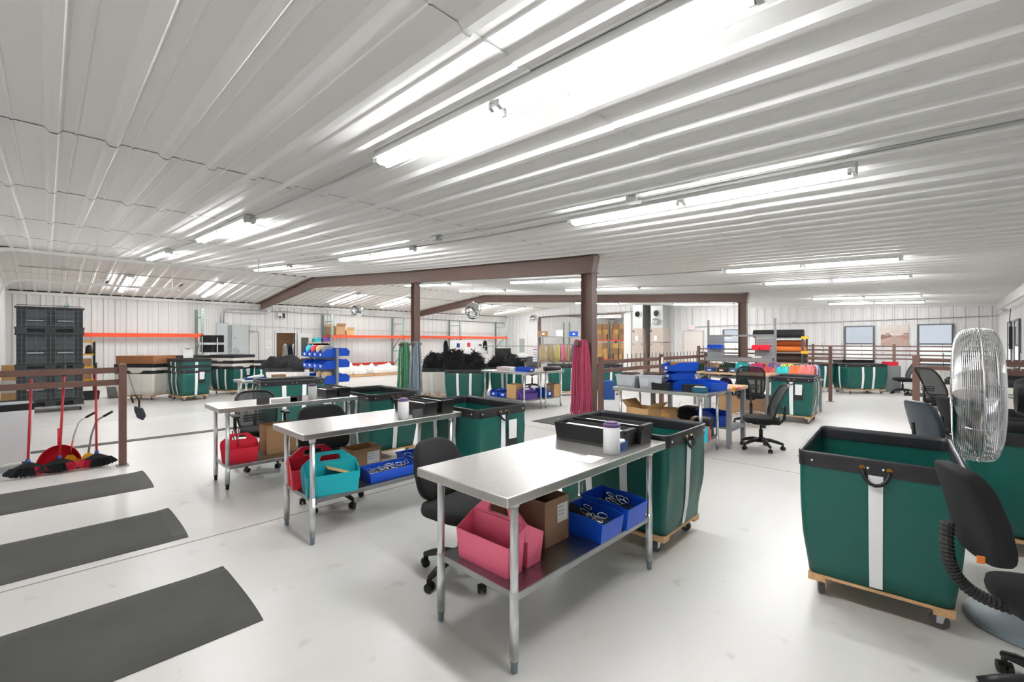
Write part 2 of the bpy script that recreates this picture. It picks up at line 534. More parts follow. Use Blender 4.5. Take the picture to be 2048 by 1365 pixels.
# conduits under the ceiling: (points) as thin pipes with clips
def pipe(name, label, cat, pts, r=.011, boxes=(), group=None):
    t = thing(name, label, cat, pts[0], 0, group)
    o = Vector(pts[0])
    B().tube([Vector(p) - o for p in pts], r, 6).build('pipe', M_CONDUIT, t, smooth=True)
    for bx in boxes:
        B().cbox(Vector(bx) - o, (.1, .1, .07)).build('junction_box', M_CONDUIT, t)
    return t
def ceil_line(y, xs, drop=.055):
    return [(x, y, zc(x) - drop) for x in xs]
pipe('conduit', 'thin conduit along the ceiling beside the second row of lights', 'conduit', ceil_line(3.62, [1.1, -1.2, -4.2, -6.5, -9, -12, -14.8]), .012, [(-2.0, 3.62, zc(-2) - .05), (-4.9, 3.62, zc(-4.9) - .05)])
pipe('conduit', 'conduit joining the nearest two lights', 'conduit', ceil_line(1.65, [-2.95, -4.2, -5.85], .05), .010)
pipe('conduit', 'conduit from the nearest row of lights toward the ridge', 'conduit', ceil_line(1.65, [-8.35, -9, -10.9], .05), .010)
pipe('conduit', 'conduit joining lights of the second row', 'conduit', ceil_line(3.9, [-2.95, -4.2, -5.85], .05), .010)
pipe('conduit', 'conduit from the second row of lights toward the ridge', 'conduit', ceil_line(3.9, [-8.35, -9, -10.9], .05), .010)
pipe('conduit', 'conduit joining lights of the third row', 'conduit', ceil_line(8.55, [-2.95, -4.2, -5.85], .05), .010)
pipe('conduit', 'conduit joining lights of the fourth row', 'conduit', ceil_line(10.95, [-2.95, -4.2, -5.85], .05), .010)
pipe('conduit', 'long thin conduit along the left slope of the ceiling', 'conduit', [(-16.6, y, zc(-16.6) - .06) for y in (-.5, 6, 13, 20.3)], .012, [(-16.6, .3, zc(-16.6) - .06), (-16.6, 8.6, zc(-16.6) - .06)])
pipe('conduit', 'conduit running along the top of the back wall', 'conduit', [(-17.3, YB - .09, 3.06), (-11.3, YB - .09, 3.10), (-10.95, YB - .09, 3.1)], .014)
pipe('conduit', 'thin conduit crossing the back wall above the poster', 'conduit', [(-8.2, YB - .09, 2.24), (1.1, YB - .09, 2.38)], .011, [(-4.35, YB - .09, 2.33)])
pipe('conduit', 'conduit along the right wall above the windows', 'conduit', [(1.1, YB - .2, 2.38), (1.1, 8, 2.38), (1.1, 2, 2.38)], .011, [(1.1, 17.6, 2.42)])
pipe('conduit', 'upper conduit running along the left wall past the breaker panels', 'conduit', [(-20.2, 4.75, 2.3), (-20.2, 4.75, 2.78), (-20.2, 4.85, 2.86), (-20.2, 20.4, 2.74)], .018, [(-20.18, 6.35, 2.82)])
pipe('conduit', 'lower conduit beside the breaker panels on the left wall', 'conduit', [(-20.2, 4.65, 2.3), (-20.2, 4.65, 2.66), (-20.2, 4.75, 2.73), (-20.2, 6.3, 2.72)], .014)
pipe('conduit', 'thin cable run along the left wall over the orange beams', 'conduit', [(-20.22, 5.45, 2.22), (-20.22, 8, 2.14), (-20.22, 20.3, 2.05)], .008)
pipe('conduit', 'short conduit dropping to the exit sign', 'conduit', [(-8.38, YB - .05, 3.05), (-8.38, YB - .05, 2.30)], .010)
# ------------------------------------------------------------------ kit of builders
def ringshell(m, ob, ot, t, zf):
    """open container from matching bottom and top outlines; t wall thickness, zf floor thickness"""
    n = len(ob)
    cx = sum(p[0] for p in ob) / n; cy = sum(p[1] for p in ob) / n
    def shrink(p):
        dx, dy = p[0] - cx, p[1] - cy
        return (p[0] - math.copysign(min(t, abs(dx) * .8), dx) if abs(dx) > 1e-6 else p[0],
                p[1] - math.copysign(min(t, abs(dy) * .8), dy) if abs(dy) > 1e-6 else p[1])
    it = [shrink(p) + (p[2],) for p in ot]
    ib = [shrink(p) + (p[2] + zf,) for p in ob]
    o = len(m.v)
    m.v += list(ob) + list(ot) + it + ib
    for i in range(n):
        j = (i + 1) % n
        for k in range(3):
            m.f.append((o + k * n + i, o + k * n + j, o + (k + 1) * n + j, o + (k + 1) * n + i))
    m.f.append(tuple(o + i for i in reversed(range(n))))
    m.f.append(tuple(o + 3 * n + i for i in range(n)))
    return m

def tray(w0, d0, w1, d1, h, t=.004, z=0, hs=None, zf=.004, c=(0, 0)):
    """tapered open box, bottom w0 x d0, top w1 x d1; hs: corner heights"""
    hs = hs or [h] * 4
    cs = [(-1, -1), (1, -1), (1, 1), (-1, 1)]
    ob = [(c[0] + a * w0 / 2, c[1] + b * d0 / 2, z) for a, b in cs]
    ot = [(c[0] + a * w1 / 2, c[1] + b * d1 / 2, z + hh) for (a, b), hh in zip(cs, hs)]
    return ringshell(B(), ob, ot, t, zf)

def hopper(w, d, h, hf, t=.006):
    """stacking bin open on top with a dipped front (front is -y)"""
    k = d * .28
    ob = [(-w / 2 * .94, -d / 2 * .9, 0), (w / 2 * .94, -d / 2 * .9, 0), (w / 2 * .94, -d / 2 + k, 0), (w / 2 * .94, d / 2 * .97, 0), (-w / 2 * .94, d / 2 * .97, 0), (-w / 2 * .94, -d / 2 + k, 0)]
    ot = [(-w / 2, -d / 2, hf), (w / 2, -d / 2, hf), (w / 2, -d / 2 + k, h), (w / 2, d / 2, h), (-w / 2, d / 2, h), (-w / 2, -d / 2 + k, h)]
    return ringshell(B(), ob, ot, t, .006)

def superell(a, b, c, e1=.5, e2=.5, nu=24, nv=12, bend=None):
    def sp(v, e): return math.copysign(abs(v) ** e, v)
    m = B()
    def fn(u, v):
        th = 2 * PI * u; ph = -PI / 2 + PI * v
        x = a * sp(math.cos(ph), e1) * sp(math.cos(th), e2)
        y = b * sp(math.cos(ph), e1) * sp(math.sin(th), e2)
        z = c * sp(math.sin(ph), e1)
        p = (x, y, z)
        return bend(p) if bend else p
    return m.grid(fn, nu, nv, True)

def caster(parent, loc, r=.045, rz=0, wheel=None, name='caster'):
    """plate and fork part with a wheel sub-part; loc at floor"""
    f = B(); f.box(-.03, .03, -.025, .025, 2 * r + .012, 2 * r + .018)
    f.add(*_fork(r)); f.cyl((-.02, 0, 2 * r), (-.02, 0, 2 * r + .015), .014, n=8)
    o = f.build(name, M_GALV, parent, loc=loc, rz=rz)
    w = B().lathe([(.012, -.015), (r, -.015), (r, .015), (.012, .015)], 14, (0.0, 0, r), 'y')
    w.build('wheel', wheel or M_GREYRUB, o)
    return o
def _fork(r):
    vs = []; fs = []
    for y in (-.02, .02):
        k = len(vs)
        for dy in (-.003, .003):
            vs += [(-.028, y + dy, 2 * r + .014), (.012, y + dy, 2 * r + .014), (.014, y + dy, r * .8), (-.012, y + dy, r * .8)]
        fs += [(k, k + 1, k + 2, k + 3), (k + 7, k + 6, k + 5, k + 4), (k, k + 4, k + 5, k + 1), (k + 1, k + 5, k + 6, k + 2), (k + 2, k + 6, k + 7, k + 3), (k + 3, k + 7, k + 4, k)]
    k = len(vs)
    vs += [(-.028, -.023, 2 * r + .006), (.012, -.023, 2 * r + .006), (.012, .023, 2 * r + .006), (-.028, .023, 2 * r + .006),
           (-.028, -.023, 2 * r + .014), (.012, -.023, 2 * r + .014), (.012, .023, 2 * r + .014), (-.028, .023, 2 * r + .014)]
    fs += [(k + 3, k + 2, k + 1, k), (k + 4, k + 5, k + 6, k + 7), (k, k + 1, k + 5, k + 4), (k + 1, k + 2, k + 6, k + 5), (k + 2, k + 3, k + 7, k + 6), (k + 3, k, k + 4, k + 7)]
    return vs, fs

# ---- laundry style bulk cart (long axis local x)
_riv = [None]
def cart(label, loc, rz, cloth, L=1.05, W=.75, ztop=.91, zbot=.155, seed=1, dolly=True, long_stripes=2, short_stripes=1,
         tag_side=None, stripe=True, card=False, name='bulk_cart', group='bulk carts', fine=True, rimcol=None):
    t = thing(name, label, 'cart', loc, rz, group)
    inset = .045; rad = .05
    per = []       # perimeter samples: (x, y, nx, ny) of a unit outline, straight sides then corners
    def outline(n):
        out = []
        hx, hy = L / 2, W / 2
        segs = [((-hx + rad, -hy), (hx - rad, -hy), (0, -1)), ((hx, -hy + rad), (hx, hy - rad), (1, 0)),
                ((hx - rad, hy), (-hx + rad, hy), (0, 1)), ((-hx, hy - rad), (-hx, -hy + rad), (-1, 0))]
        for i, (p, q, nn) in enumerate(segs):
            k = n if i % 2 == 0 else max(4, int(n * W / L))
            for j in range(k):
                f = j / (k - 1)
                out.append((p[0] + (q[0] - p[0]) * f, p[1] + (q[1] - p[1]) * f, nn[0], nn[1]))
            a0 = math.atan2(nn[1], nn[0])
            cxx = (hx - rad) if i in (0, 1) else (-hx + rad)
            cyy = (-hy + rad) if i in (0, 3) else (hy - rad)
            for j in range(1, 3):
                a = a0 + (PI / 2) * j / 3
                out.append((cxx + rad * math.cos(a), cyy + rad * math.sin(a), math.cos(a), math.sin(a)))
        return out
    H = ztop - zbot
    def surf(x, y, nx, ny, v, off=0.0):
        """point on the cloth at height fraction v"""
        k = 1 - inset / (L / 2) * (1 - v) if abs(nx) > abs(ny) else 1 - inset / (W / 2) * (1 - v)
        kx = 1 - inset * 2 / L * (1 - v) ** 1.0; ky = 1 - inset * 2 / W * (1 - v)
        px, py = x * kx, y * ky
        edge = min(1.0, 3.2 * min((L / 2 - abs(x)) / L if abs(ny) > .9 else 1, (W / 2 - abs(y)) / W if abs(nx) > .9 else 1))
        bul = .022 * math.sin(PI * min(1, v * 1.05)) * max(0, edge)
        q = Vector((px * 4 + seed * 7.3, py * 4, v * 2.2))
        wr = .016 * noise.noise(q) * math.sin(PI * min(1, v)) + .006 * noise.noise(q * 2.7) * (1 - v ** 6)
        d = bul + wr + off
        return (px + nx * d, py + ny * d, zbot + H * v)
    n = 12 if fine else 7
    nv = 9 if fine else 5
    ol = outline(n); NP = len(ol)
    m = B()
    def fo(u, v):
        i = int(round(u * NP)) % NP
        return surf(*ol[i], v)
    def fi(u, v):
        i = int(round(u * NP)) % NP
        return surf(*ol[i], 1 - v * .97, -.008)
    m.grid(fo, NP, nv, True); a = len(m.v)
    m.grid(fi, NP, nv, True)
    top_o = nv * NP; top_i = a
    for i in range(NP):
        j = (i + 1) % NP
        m.f.append((top_o + i, top_o + j, top_i + j, top_i + i))
    m.f.append(tuple(reversed(range(NP))))
    m.f.append(tuple(a + nv * NP + i for i in range(NP)))
    m.build('body', cloth, t, smooth=True)
    # black rim band folded over the edge
    r = B(); vb = 1 - .085 / H
    def band(u, v):
        i = int(round(u * NP)) % NP
        seq = [(vb, .006), (.97, .007), (1.0, .007), (1.012, 0), (1.0, -.014), (.97, -.015), (vb, -.014)]
        vv, off = seq[int(round(v * 6))]
        return surf(*ol[i], vv, off)
    r.grid(band, NP, 6, True)
    r.build('rim_band', rimcol or M_BLACKVIN, t, smooth=True)
    # rivets around the band
    def rivet_at(x, y, nx, ny):
        p = surf(x, y, nx, ny, 1 - .045 / H, .009)
        if _riv[0] is None:
            _riv[0] = B().ball((0, 0, 0), .009, 8, 5, (1, 1, 1)).build('rivet', M_CHROME, t, smooth=True, loc=p)
        else:
            inst(_riv[0], t, p)
    hx, hy = L / 2, W / 2
    rv = [(s * (hx - .07), e * hy, 0, e) for s in (-1, 1) for e in (-1, 1)] + [(s * hx, e * (hy - .07), s, 0) for s in (-1, 1) for e in (-1, 1)]
    rv += [(s * .035, e * hy, 0, e) for s in (-1, 1) for e in (-1, 1)] + [(s * hx, e * .035, s, 0) for s in (-1, 1) for e in (-1, 1)]
    if fine or dolly:
        for q in rv: rivet_at(*q)
    # white webbing stripes
    if stripe:
        wsp = .068
        def strip(cx, cy, nx, ny):
            s = B()
            def fs(u, v):
                o = (u - .5) * wsp
                return surf(cx + (o if abs(ny) > .5 else 0), cy + (o if abs(nx) > .5 else 0), nx, ny, .01 + (vb - .01) * v, .006)
            s.grid(fs, 2, nv, False)
            ob = s.build('stripe', M_WEB, t, smooth=True)
        xs = [0] if long_stripes == 1 else [-.17, .17]
        for x in xs[:long_stripes]:
            for e in (-1, 1): strip(x, e * hy, 0, e)
        ys = [0] if short_stripes == 1 else [-.1, .1]
        for y in ys:
            for s_ in (-1, 1): strip(s_ * hx, y, s_, 0)
    # rope handles on the short ends
    if fine:
        for s_ in (-1, 1):
            pts = []
            for i in range(9):
                a = PI * i / 8
                p = surf(s_ * hx, -.062 * math.cos(a), s_, 0, 1 - (.05 + .085 * math.sin(a)) / H, .014 + .02 * math.sin(a))
                pts.append(p)
            B().tube(pts, .011, 6).build('rope_handle', M_BLACKPL, t, smooth=True)
            for e in (-1, 1):
                p = surf(s_ * hx, e * .062, s_, 0, 1 - .045 / H, .010)
                g = B().lathe([(.008, -.003), (.014, -.003), (.014, .003), (.008, .003)], 10, (0, 0, 0), 'x')
                g.build('grommet', mat('brass', 'a8702c', .35, 1.0), t, loc=p)
    if tag_side:
        # clear pocket with a printed card, beside the stripe of a side
        sx, sy = tag_side
        pk = B(); pc = B()
        off = .13
        def P(a, z, d):
            if sx: return surf(sx * hx, sx * (off + a), sx, 0, (z - zbot) / H, d)
            return surf(-sy * (off + a), sy * hy, 0, sy, (z - zbot) / H, d)
        for bb, (a0, a1, z0, z1, d) in ((pk, (-.085, .085, .46, .68, .012)), (pc, (-.06, .06, .56, .76, .017))):
            v4 = [P(a0, z0, d), P(a1, z0, d), P(a1, z1, d), P(a0, z1, d)]
            v8 = [P(a0, z0, d + .003), P(a1, z0, d + .003), P(a1, z1, d + .003), P(a0, z1, d + .003)]
            bb.add(v4 + v8, [(0, 1, 2, 3), (7, 6, 5, 4), (0, 4, 5, 1), (1, 5, 6, 2), (2, 6, 7, 3), (3, 7, 4, 0)])
        pk.build('tag_pocket', mat('dark_tag_pocket', '23252a', .4), t)
        pc.build('tag_card', M_PAPER, t)
    if dolly:
        zb = zbot - .005; hL, hW = L / 2 - .045, W / 2 - .045
        for e in (-1, 1):
            B().box(-hL, hL, e * (hW - .045) - .045, e * (hW - .045) + .045, zb - .045, zb - .018).build('dolly_board', M_WOOD, t)
        for x in (-hL + .045, 0, hL - .045):
            B().box(x - .045, x + .045, -hW, hW, zb - .018, zb).build('dolly_cross_board', M_WOOD, t)
        rr = (zb - .045 - .018) / 2
        for sx in (-1, 1):
            for sy in (-1, 1):
                caster(t, (sx * (hL - .09), sy * (hW - .06), 0), rr, (sx * .5 + sy * .9 + seed))
    return t

# ---- stainless work table (long axis local x)
def steel_table(label, loc, rz, L=1.55, W=.72, h=.885, shelf=.38, group='stainless work tables', feet=None, legx=None, legy=None, lip=False, top_mat=None):
    t = thing('work_table', label, 'table', loc, rz, group)
    tp = B(); tp.box(-L / 2, L / 2, -W / 2, W / 2, h - .05, h); tp.build('table_top', top_mat or M_STEEL, t, bevel=.006)
    lx = L / 2 - .075 if legx is None else legx
    ly = W / 2 - .06 if legy is None else legy
    for sx in (-1, 1):
        for sy in (-1, 1):
            lg = B().cyl((0, 0, .09), (0, 0, h - .05), .0205, n=16).build('leg', M_GALV, t, smooth=True, loc=(sx * lx, sy * ly, 0))
            B().lathe([(.0235, .06), (.0235, shelf + .01)], 16).build('leg_sleeve', M_GALV, lg, smooth=True)
            B().lathe([(.012, 0), (.017, .004), (.017, .04), (.021, .05), (.021, .065)], 14).build('foot', feet or mat('blue_grey_foot', '6f8088', .5), lg, smooth=True)
            B().lathe([(.026, h - .085), (.026, h - .05)], 16).build('leg_socket', M_GALV, lg, smooth=True)
    if shelf:
        s = tray(2 * lx, 2 * ly + .03, 2 * lx, 2 * ly + .03, .04, .004, shelf - .04)
        s = B(); s.box(-lx, lx, -ly - .012, ly + .012, shelf - .038, shelf)
        s.build('shelf', mat('galvanised_shelf', '9d9ea0', .32, 1.0, var=.05, scale=8), t, bevel=.004)
    return t

# ---- task chair (faces local +x)
def chair(label, loc, rz, seat_h=.48, back='round', arms=False, back_h=.42, back_w=.42, base_rot=0.3, bellows=False, group='office chairs',
          name='office_chair', seat_d=.46, seat_w=.48, back_z=None, lean=.12, ring=False, back_mat=None):
    t = thing(name, label, 'chair', loc, rz, group)
    hub = .13
    for k in range(5):
        a = base_rot + 2 * PI * k / 5
        dx, dy = math.cos(a), math.sin(a)
        m = B()
        pts = [(.02 * dx, .02 * dy, hub), (.12 * dx, .12 * dy, hub + .005), (.22 * dx, .22 * dy, hub - .02), (.29 * dx, .29 * dy, hub - .045)]
        m.tube(pts, [.034, .028, .024, .018], 8)
        lg = m.build('leg', M_BLACKPL, t, smooth=True)
        w = B()
        for s in (-1, 1):
            w.lathe([(.008, s * .006), (.028, s * .006), (.028, s * .026), (.012, s * .028)], 12, (0, 0, .028), 'y')
        w.box(-.012, .02, -.006, .006, .022, .075)
        w.build('caster', M_BLACKPL, lg, loc=(.285 * dx, .285 * dy, 0), rz=a + 1.9 + k)
    m = B(); m.cyl((0, 0, hub - .03), (0, 0, hub + .05), .037, .03, 14); m.cyl((0, 0, hub + .04), (0, 0, seat_h - .16), .027, n=12); m.cyl((0, 0, seat_h - .17), (0, 0, seat_h - .07), .014, n=10)
    m.build('gas_column', M_BLACKPL, t, smooth=True)
    if ring:
        B().tube([(.24 * math.cos(a * PI / 10), .24 * math.sin(a * PI / 10), .24) for a in range(20)], .011, 6, True).build('foot_ring', M_CHROME, t, smooth=True)
    m = B(); m.box(-.12, .12, -.07, .07, seat_h - .085, seat_h - .05); m.build('seat_plate', M_BLACKPL, t, bevel=.008)
    B().cyl((.02, .08, seat_h - .075), (.02, .24, seat_h - .08), .007, n=6).build('lever', M_BLACKPL, t)
    def sb(p):
        x, y, z = p
        return (x, y, z + seat_h - .01 - .25 * max(0, x - .13) ** 1.5 + (.08 * y * y if z > 0 else 0))
    superell(seat_d / 2, seat_w / 2, .045, .45, .55, 28, 10, sb).build('seat', M_BLACKFAB, t, smooth=True)
    bz = (seat_h + .30) if back_z is None else back_z
    bx = -seat_d / 2 - (.13 if bellows else .03)
    if back in ('round', 'pad'):
        e2 = .8 if back == 'round' else .5
        def bb(p):
            x, y, z = p     # a: thickness x, b: width y, c: height z
            yy = y * (1 - .12 * max(0, z / (back_h / 2)))
            return (x + bx - lean * (z / (back_h / 2)) * .5 + .55 * y * y + .03 * math.cos(2.2 * z / back_h), yy, z + bz)
        superell(.045, back_w / 2, back_h / 2, .62 if back == 'round' else .42, .35, 24, 14, bb).build('backrest', back_mat or M_BLACKFAB, t, smooth=True)
    else:      # mesh back: frame and net
        pts = []
        for i in range(28):
            a = 2 * PI * i / 28
            def sp(v, e): return math.copysign(abs(v) ** e, v)
            y = back_w / 2 * sp(math.cos(a), .5) ; z = back_h / 2 * sp(math.sin(a), .5)
            y *= 1 - .14 * max(0, -z / (back_h / 2)) if back == 'mesh' else 1
            pts.append((bx - lean * (z / (back_h / 2)) + .5 * y * y + .05 * math.cos(2.4 * z / back_h), y, z + bz))
        B().tube(pts, .014, 8, True).build('back_frame', M_BLACKPL, t, smooth=True)
        nb = B()
        c = Vector((bx + .05, 0, bz))
        def net(u, v):
            i = int(round(u * 28)) % 28
            p = Vector(pts[i])
            k = v
            y = p.y * k; z = (p.z - bz) * k
            return (bx - lean * (z / (back_h / 2)) + .5 * y * y + .05 * math.cos(2.4 * z / back_h), y, z + bz)
        nb.grid(net, 28, 6, True)
        nb.build('back_mesh', mat('black_chair_net', '1a1c20', .6, alpha=.86, bump=.2, bscale=500), t, smooth=True)
        lb = B()
        for k in range(3):
            zz = bz - back_h * .12 - k * .035
            lb.tube([(bx + .02 - .02, -back_w * .3, zz), (bx - .035, 0, zz), (bx, back_w * .3, zz)], .009, 6)
        lb.build('lumbar_bar', M_BLACKPL, t)
    if bellows:
        path = []
        P0, P1, P2, P3 = Vector((-.05, 0, seat_h - .06)), Vector((bx - .02, 0, seat_h - .05)), Vector((bx - .07, 0, seat_h + .06)), Vector((bx - .05, 0, bz - .06))
        N = 64
        rs = []
        for i in range(N + 1):
            q = i / N
            p = P0 * (1 - q) ** 3 + P1 * 3 * q * (1 - q) ** 2 + P2 * 3 * q * q * (1 - q) + P3 * q ** 3
            path.append(p); rs.append(.028 if i % 2 else .021)
        B().tube(path, rs, 10).build('bellows_cover', M_RUBBER, t)
    else:
        B().tube([(-.06, 0, seat_h - .068), (bx + .02, 0, seat_h - .07), (bx - .045, 0, seat_h - .0), (bx - .06, 0, bz - back_h * .1)], [.02, .02, .02, .016], 8).build('back_support', M_BLACKPL, t, smooth=True)
    if arms:
        for s in (-1, 1):
            m = B(); m.tube([(0, s * (seat_w / 2 - .12), seat_h - .062), (0, s * (seat_w / 2 + .03), seat_h - .05), (0, s * (seat_w / 2 + .045), seat_h + .03), (-.0, s * (seat_w / 2 + .045), seat_h + .19)], [.016, .018, .02, .02], 8)
            ar = m.build('armrest', M_BLACKPL, t, smooth=True)
            superell(.13, .042, .016, .4, .5, 16, 6, lambda p, s=s: (p[0] + .02, p[1] + s * (seat_w / 2 + .045), p[2] + seat_h + .205 - .4 * p[0] * p[0])).build('arm_pad', M_BLACKPL, ar, smooth=True)
    return t

# ---- small things
def caddy(label, loc, rz, m, L=.38, W=.27, h=.11, group='tool caddies', hz=0.0):
    t = thing('tool_caddy', label, 'caddy', loc, rz, group)
    w = W / 2 - .012
    for s in (-1, 1):
        hs = [h, h, h * 1.45, h * 1.45] if s < 0 else [h * 1.45, h * 1.45, h, h]
        q = tray(L * .92, w * .86, L, w, h, .006, 0, hs, c=(0, s * (w / 2 + .012)))
        q.build('tub', m, t)
    # lifting plate with a grip slot
    o = [(-L / 2, h * .9), (L / 2, h * .9), (L / 2, h * 1.45), (L * .24, h * 1.98), (-L * .24, h * 1.98), (-L / 2, h * 1.45)]
    i_ = [(-L * .19, h * 1.52), (L * .19, h * 1.52), (L * .19, h * 1.66), (L * .16, h * 1.81), (-L * .16, h * 1.81), (-L * .19, h * 1.66)]
    p = B()
    for y in (-.011, .011):
        p.v += [(a, y, b) for a, b in o] + [(a, y, b) for a, b in i_]
    for k in (0, 12):
        for a in range(6):
            c = (a + 1) % 6
            p.f.append((k + a, k + c, k + 6 + c, k + 6 + a))
    for a in range(6):
        c = (a + 1) % 6
        p.f.append((a, c, 12 + c, 12 + a)); p.f.append((6 + a, 6 + c, 18 + c, 18 + a))
    p.build('handle', m, t, bevel=.003)
    return t

def carton(label, loc, rz, w, d, h, m=None, flaps=True, card=None, group=None, open_top=True, angle=.5):
    t = thing('cardboard_box', label, 'box', loc, rz, group)
    m = m or M_CARD
    if open_top:
        tray(w, d, w, d, h, .005, 0).build('carton', m, t)
    else:
        b = B(); b.box(-w / 2, w / 2, -d / 2, d / 2, 0, h); b.build('carton', m, t, bevel=.003)
        B().box(-w / 2 - .001, w / 2 + .001, -.025, .025, h - .001, h + .0012).build('tape', mat('packing_tape', 'caa878', .3), t)
    if flaps and open_top:
        for s in (-1, 1):
            f = B(); L = d * .42
            f.bar((s * w / 2, -d / 2 + .004, h), (s * w / 2, d / 2 - .004, h), .004, .004)
            f = B()
            c, sn = math.cos(angle * s), math.sin(angle)
            x1 = s * (w / 2 + L * math.sin(angle) * .9); z1 = h + L * math.cos(angle) * (1 if angle < 1.6 else 1)
            f.add([(s * w / 2, -d / 2, h), (s * w / 2, d / 2, h), (x1, d / 2, z1), (x1, -d / 2, z1), (s * (w / 2 - .004), -d / 2, h + .003), (s * (w / 2 - .004), d / 2, h + .003), (x1 - s * .004, d / 2, z1 + .003), (x1 - s * .004, -d / 2, z1 + .003)],
                  [(0, 1, 2, 3), (7, 6, 5, 4), (0, 4, 5, 1), (1, 5, 6, 2), (2, 6, 7, 3), (3, 7, 4, 0)])
            f.build('flap', m, t)
    if card:
        side, a0, a1, z0, z1 = card
        c = B()
        if side == '+y': c.box(a0, a1, d / 2 + .0005, d / 2 + .0025, z0, z1)
        if side == '-y': c.box(a0, a1, -d / 2 - .0025, -d / 2 - .0005, z0, z1)
        if side == '+x': c.box(w / 2 + .0005, w / 2 + .0025, a0, a1, z0, z1)
        if side == '-x': c.box(-w / 2 - .0025, -w / 2 - .0005, a0, a1, z0, z1)
        lb = c.build('shipping_label', M_PAPER, t)
        q = B()
        mid = (a0 + a1) / 2
        for k in range(3):
            za = z1 - (z1 - z0) * (.2 + .2 * k)
            if side in ('+x', '-x'):
                x = (w / 2 + .0026) * (1 if side == '+x' else -1); q.box(min(x, x * 1.001), max(x, x * 1.001), a0 + .01, mid + .01, za, za + .004)
            else:
                y = (d / 2 + .0026) * (1 if side == '+y' else -1); q.box(a0 + .01, mid + .01, min(y, y * 1.001), max(y, y * 1.001), za, za + .004)
        q.build('label_print', mat('grey_print', '7d8288', .8), lb)['kind'] = 'stuff'
    return t

def bin_(label, loc, rz, w, d, h, hf, m, group='plastic bins', name='storage_bin', clips=0, seed=0, cards=True):
    t = thing(name, label, 'bin', loc, rz, group)
    hopper(w, d, h, hf).build('tub', m, t, bevel=.002)
    rim = B(); rim.box(-w / 2 - .006, w / 2 + .006, d / 2 - .004, d / 2 + .008, h - .012, h + .003)
    rim.build('back_rim', m, t)
    if cards:
        B().box(-.04, .04, -d / 2 - .006, -d / 2 - .002, hf * .35, hf * .8).build('label_holder', M_PAPER, t)
    if clips:
        rnd = random.Random(seed); c = B()
        for _ in range(clips):
            x, y = rnd.uniform(-w / 2 + .05, w / 2 - .05), rnd.uniform(-d / 2 + .06, d / 2 - .06)
            a = rnd.uniform(0, 6.28); z = h * rnd.uniform(.55, .95); r = rnd.uniform(.014, .024)
            pts = [(x + r * 1.7 * math.cos(q) * math.cos(a) - r * math.sin(q) * math.sin(a), y + r * 1.7 * math.cos(q) * math.sin(a) + r * math.sin(q) * math.cos(a), z + .012 * math.sin(q + a)) for q in [2 * PI * i / 10 for i in range(10)]]
            c.tube(pts, .0028, 5, True)
        o = c.build('steel_clips', M_CHROME, t, smooth=True); o['kind'] = 'stuff'
        f = B(); f.box(-w / 2 + .016, w / 2 - .016, -d / 2 + .03, d / 2 - .016, .008, h * .5); o2 = f.build('clip_heap', mat('dark_clip_heap', '3c434b', .5, .6, var=.5, scale=60, bump=.6, bscale=80), t); o2['kind'] = 'stuff'
    return t

def canister(label, loc, rz=0, r=.052, h=.20, lid='4a2f5e', group='wipe canisters'):
    t = thing('wipes_canister', label, 'canister', loc, rz, group)
    B().lathe([(r * .94, 0), (r, .006), (r, h * .86), (r * .97, h * .88)], 28).build('canister_body', M_WHITEPL, t, auto=True)
    B().lathe([(r * 1.03, h * .85), (r * 1.03, h * .91), (r * .95, h * .94), (r * .78, h * .95), (r * .7, h), (.0001, h)], 28).build('lid', mat('purple_lid', lid, .4), t, auto=True)
    lb = B()
    def fn(u, v):
        a = -.75 + 1.1 * u
        return ((r + .0012) * math.cos(a), (r + .0012) * math.sin(a), h * (.12 + .66 * v))
    lb.grid(fn, 10, 1); lb.build('purple_label', mat('purple_print', '7a55b8', .6), t)
    return t

def black_bin(label, loc, rz, w=.56, d=.17, h=.115, group='black parts bins', card=True):
    t = thing('parts_bin', label, 'bin', loc, rz, group)
    tray(w * .95, d * .9, w, d, h, .006, 0).build('tub', M_BLACKPL, t, bevel=.002)
    B().box(w / 2 - .03, w / 2 + .006, -d / 2 + .01, d / 2 - .01, h - .02, h + .004).build('end_lip', M_BLACKPL, t)
    f = B(); f.box(-w / 2 + .03, w / 2 - .04, -d / 2 + .02, d / 2 - .02, .01, h * .8)
    f.build('paper_contents', M_PAPER, t)
    return t

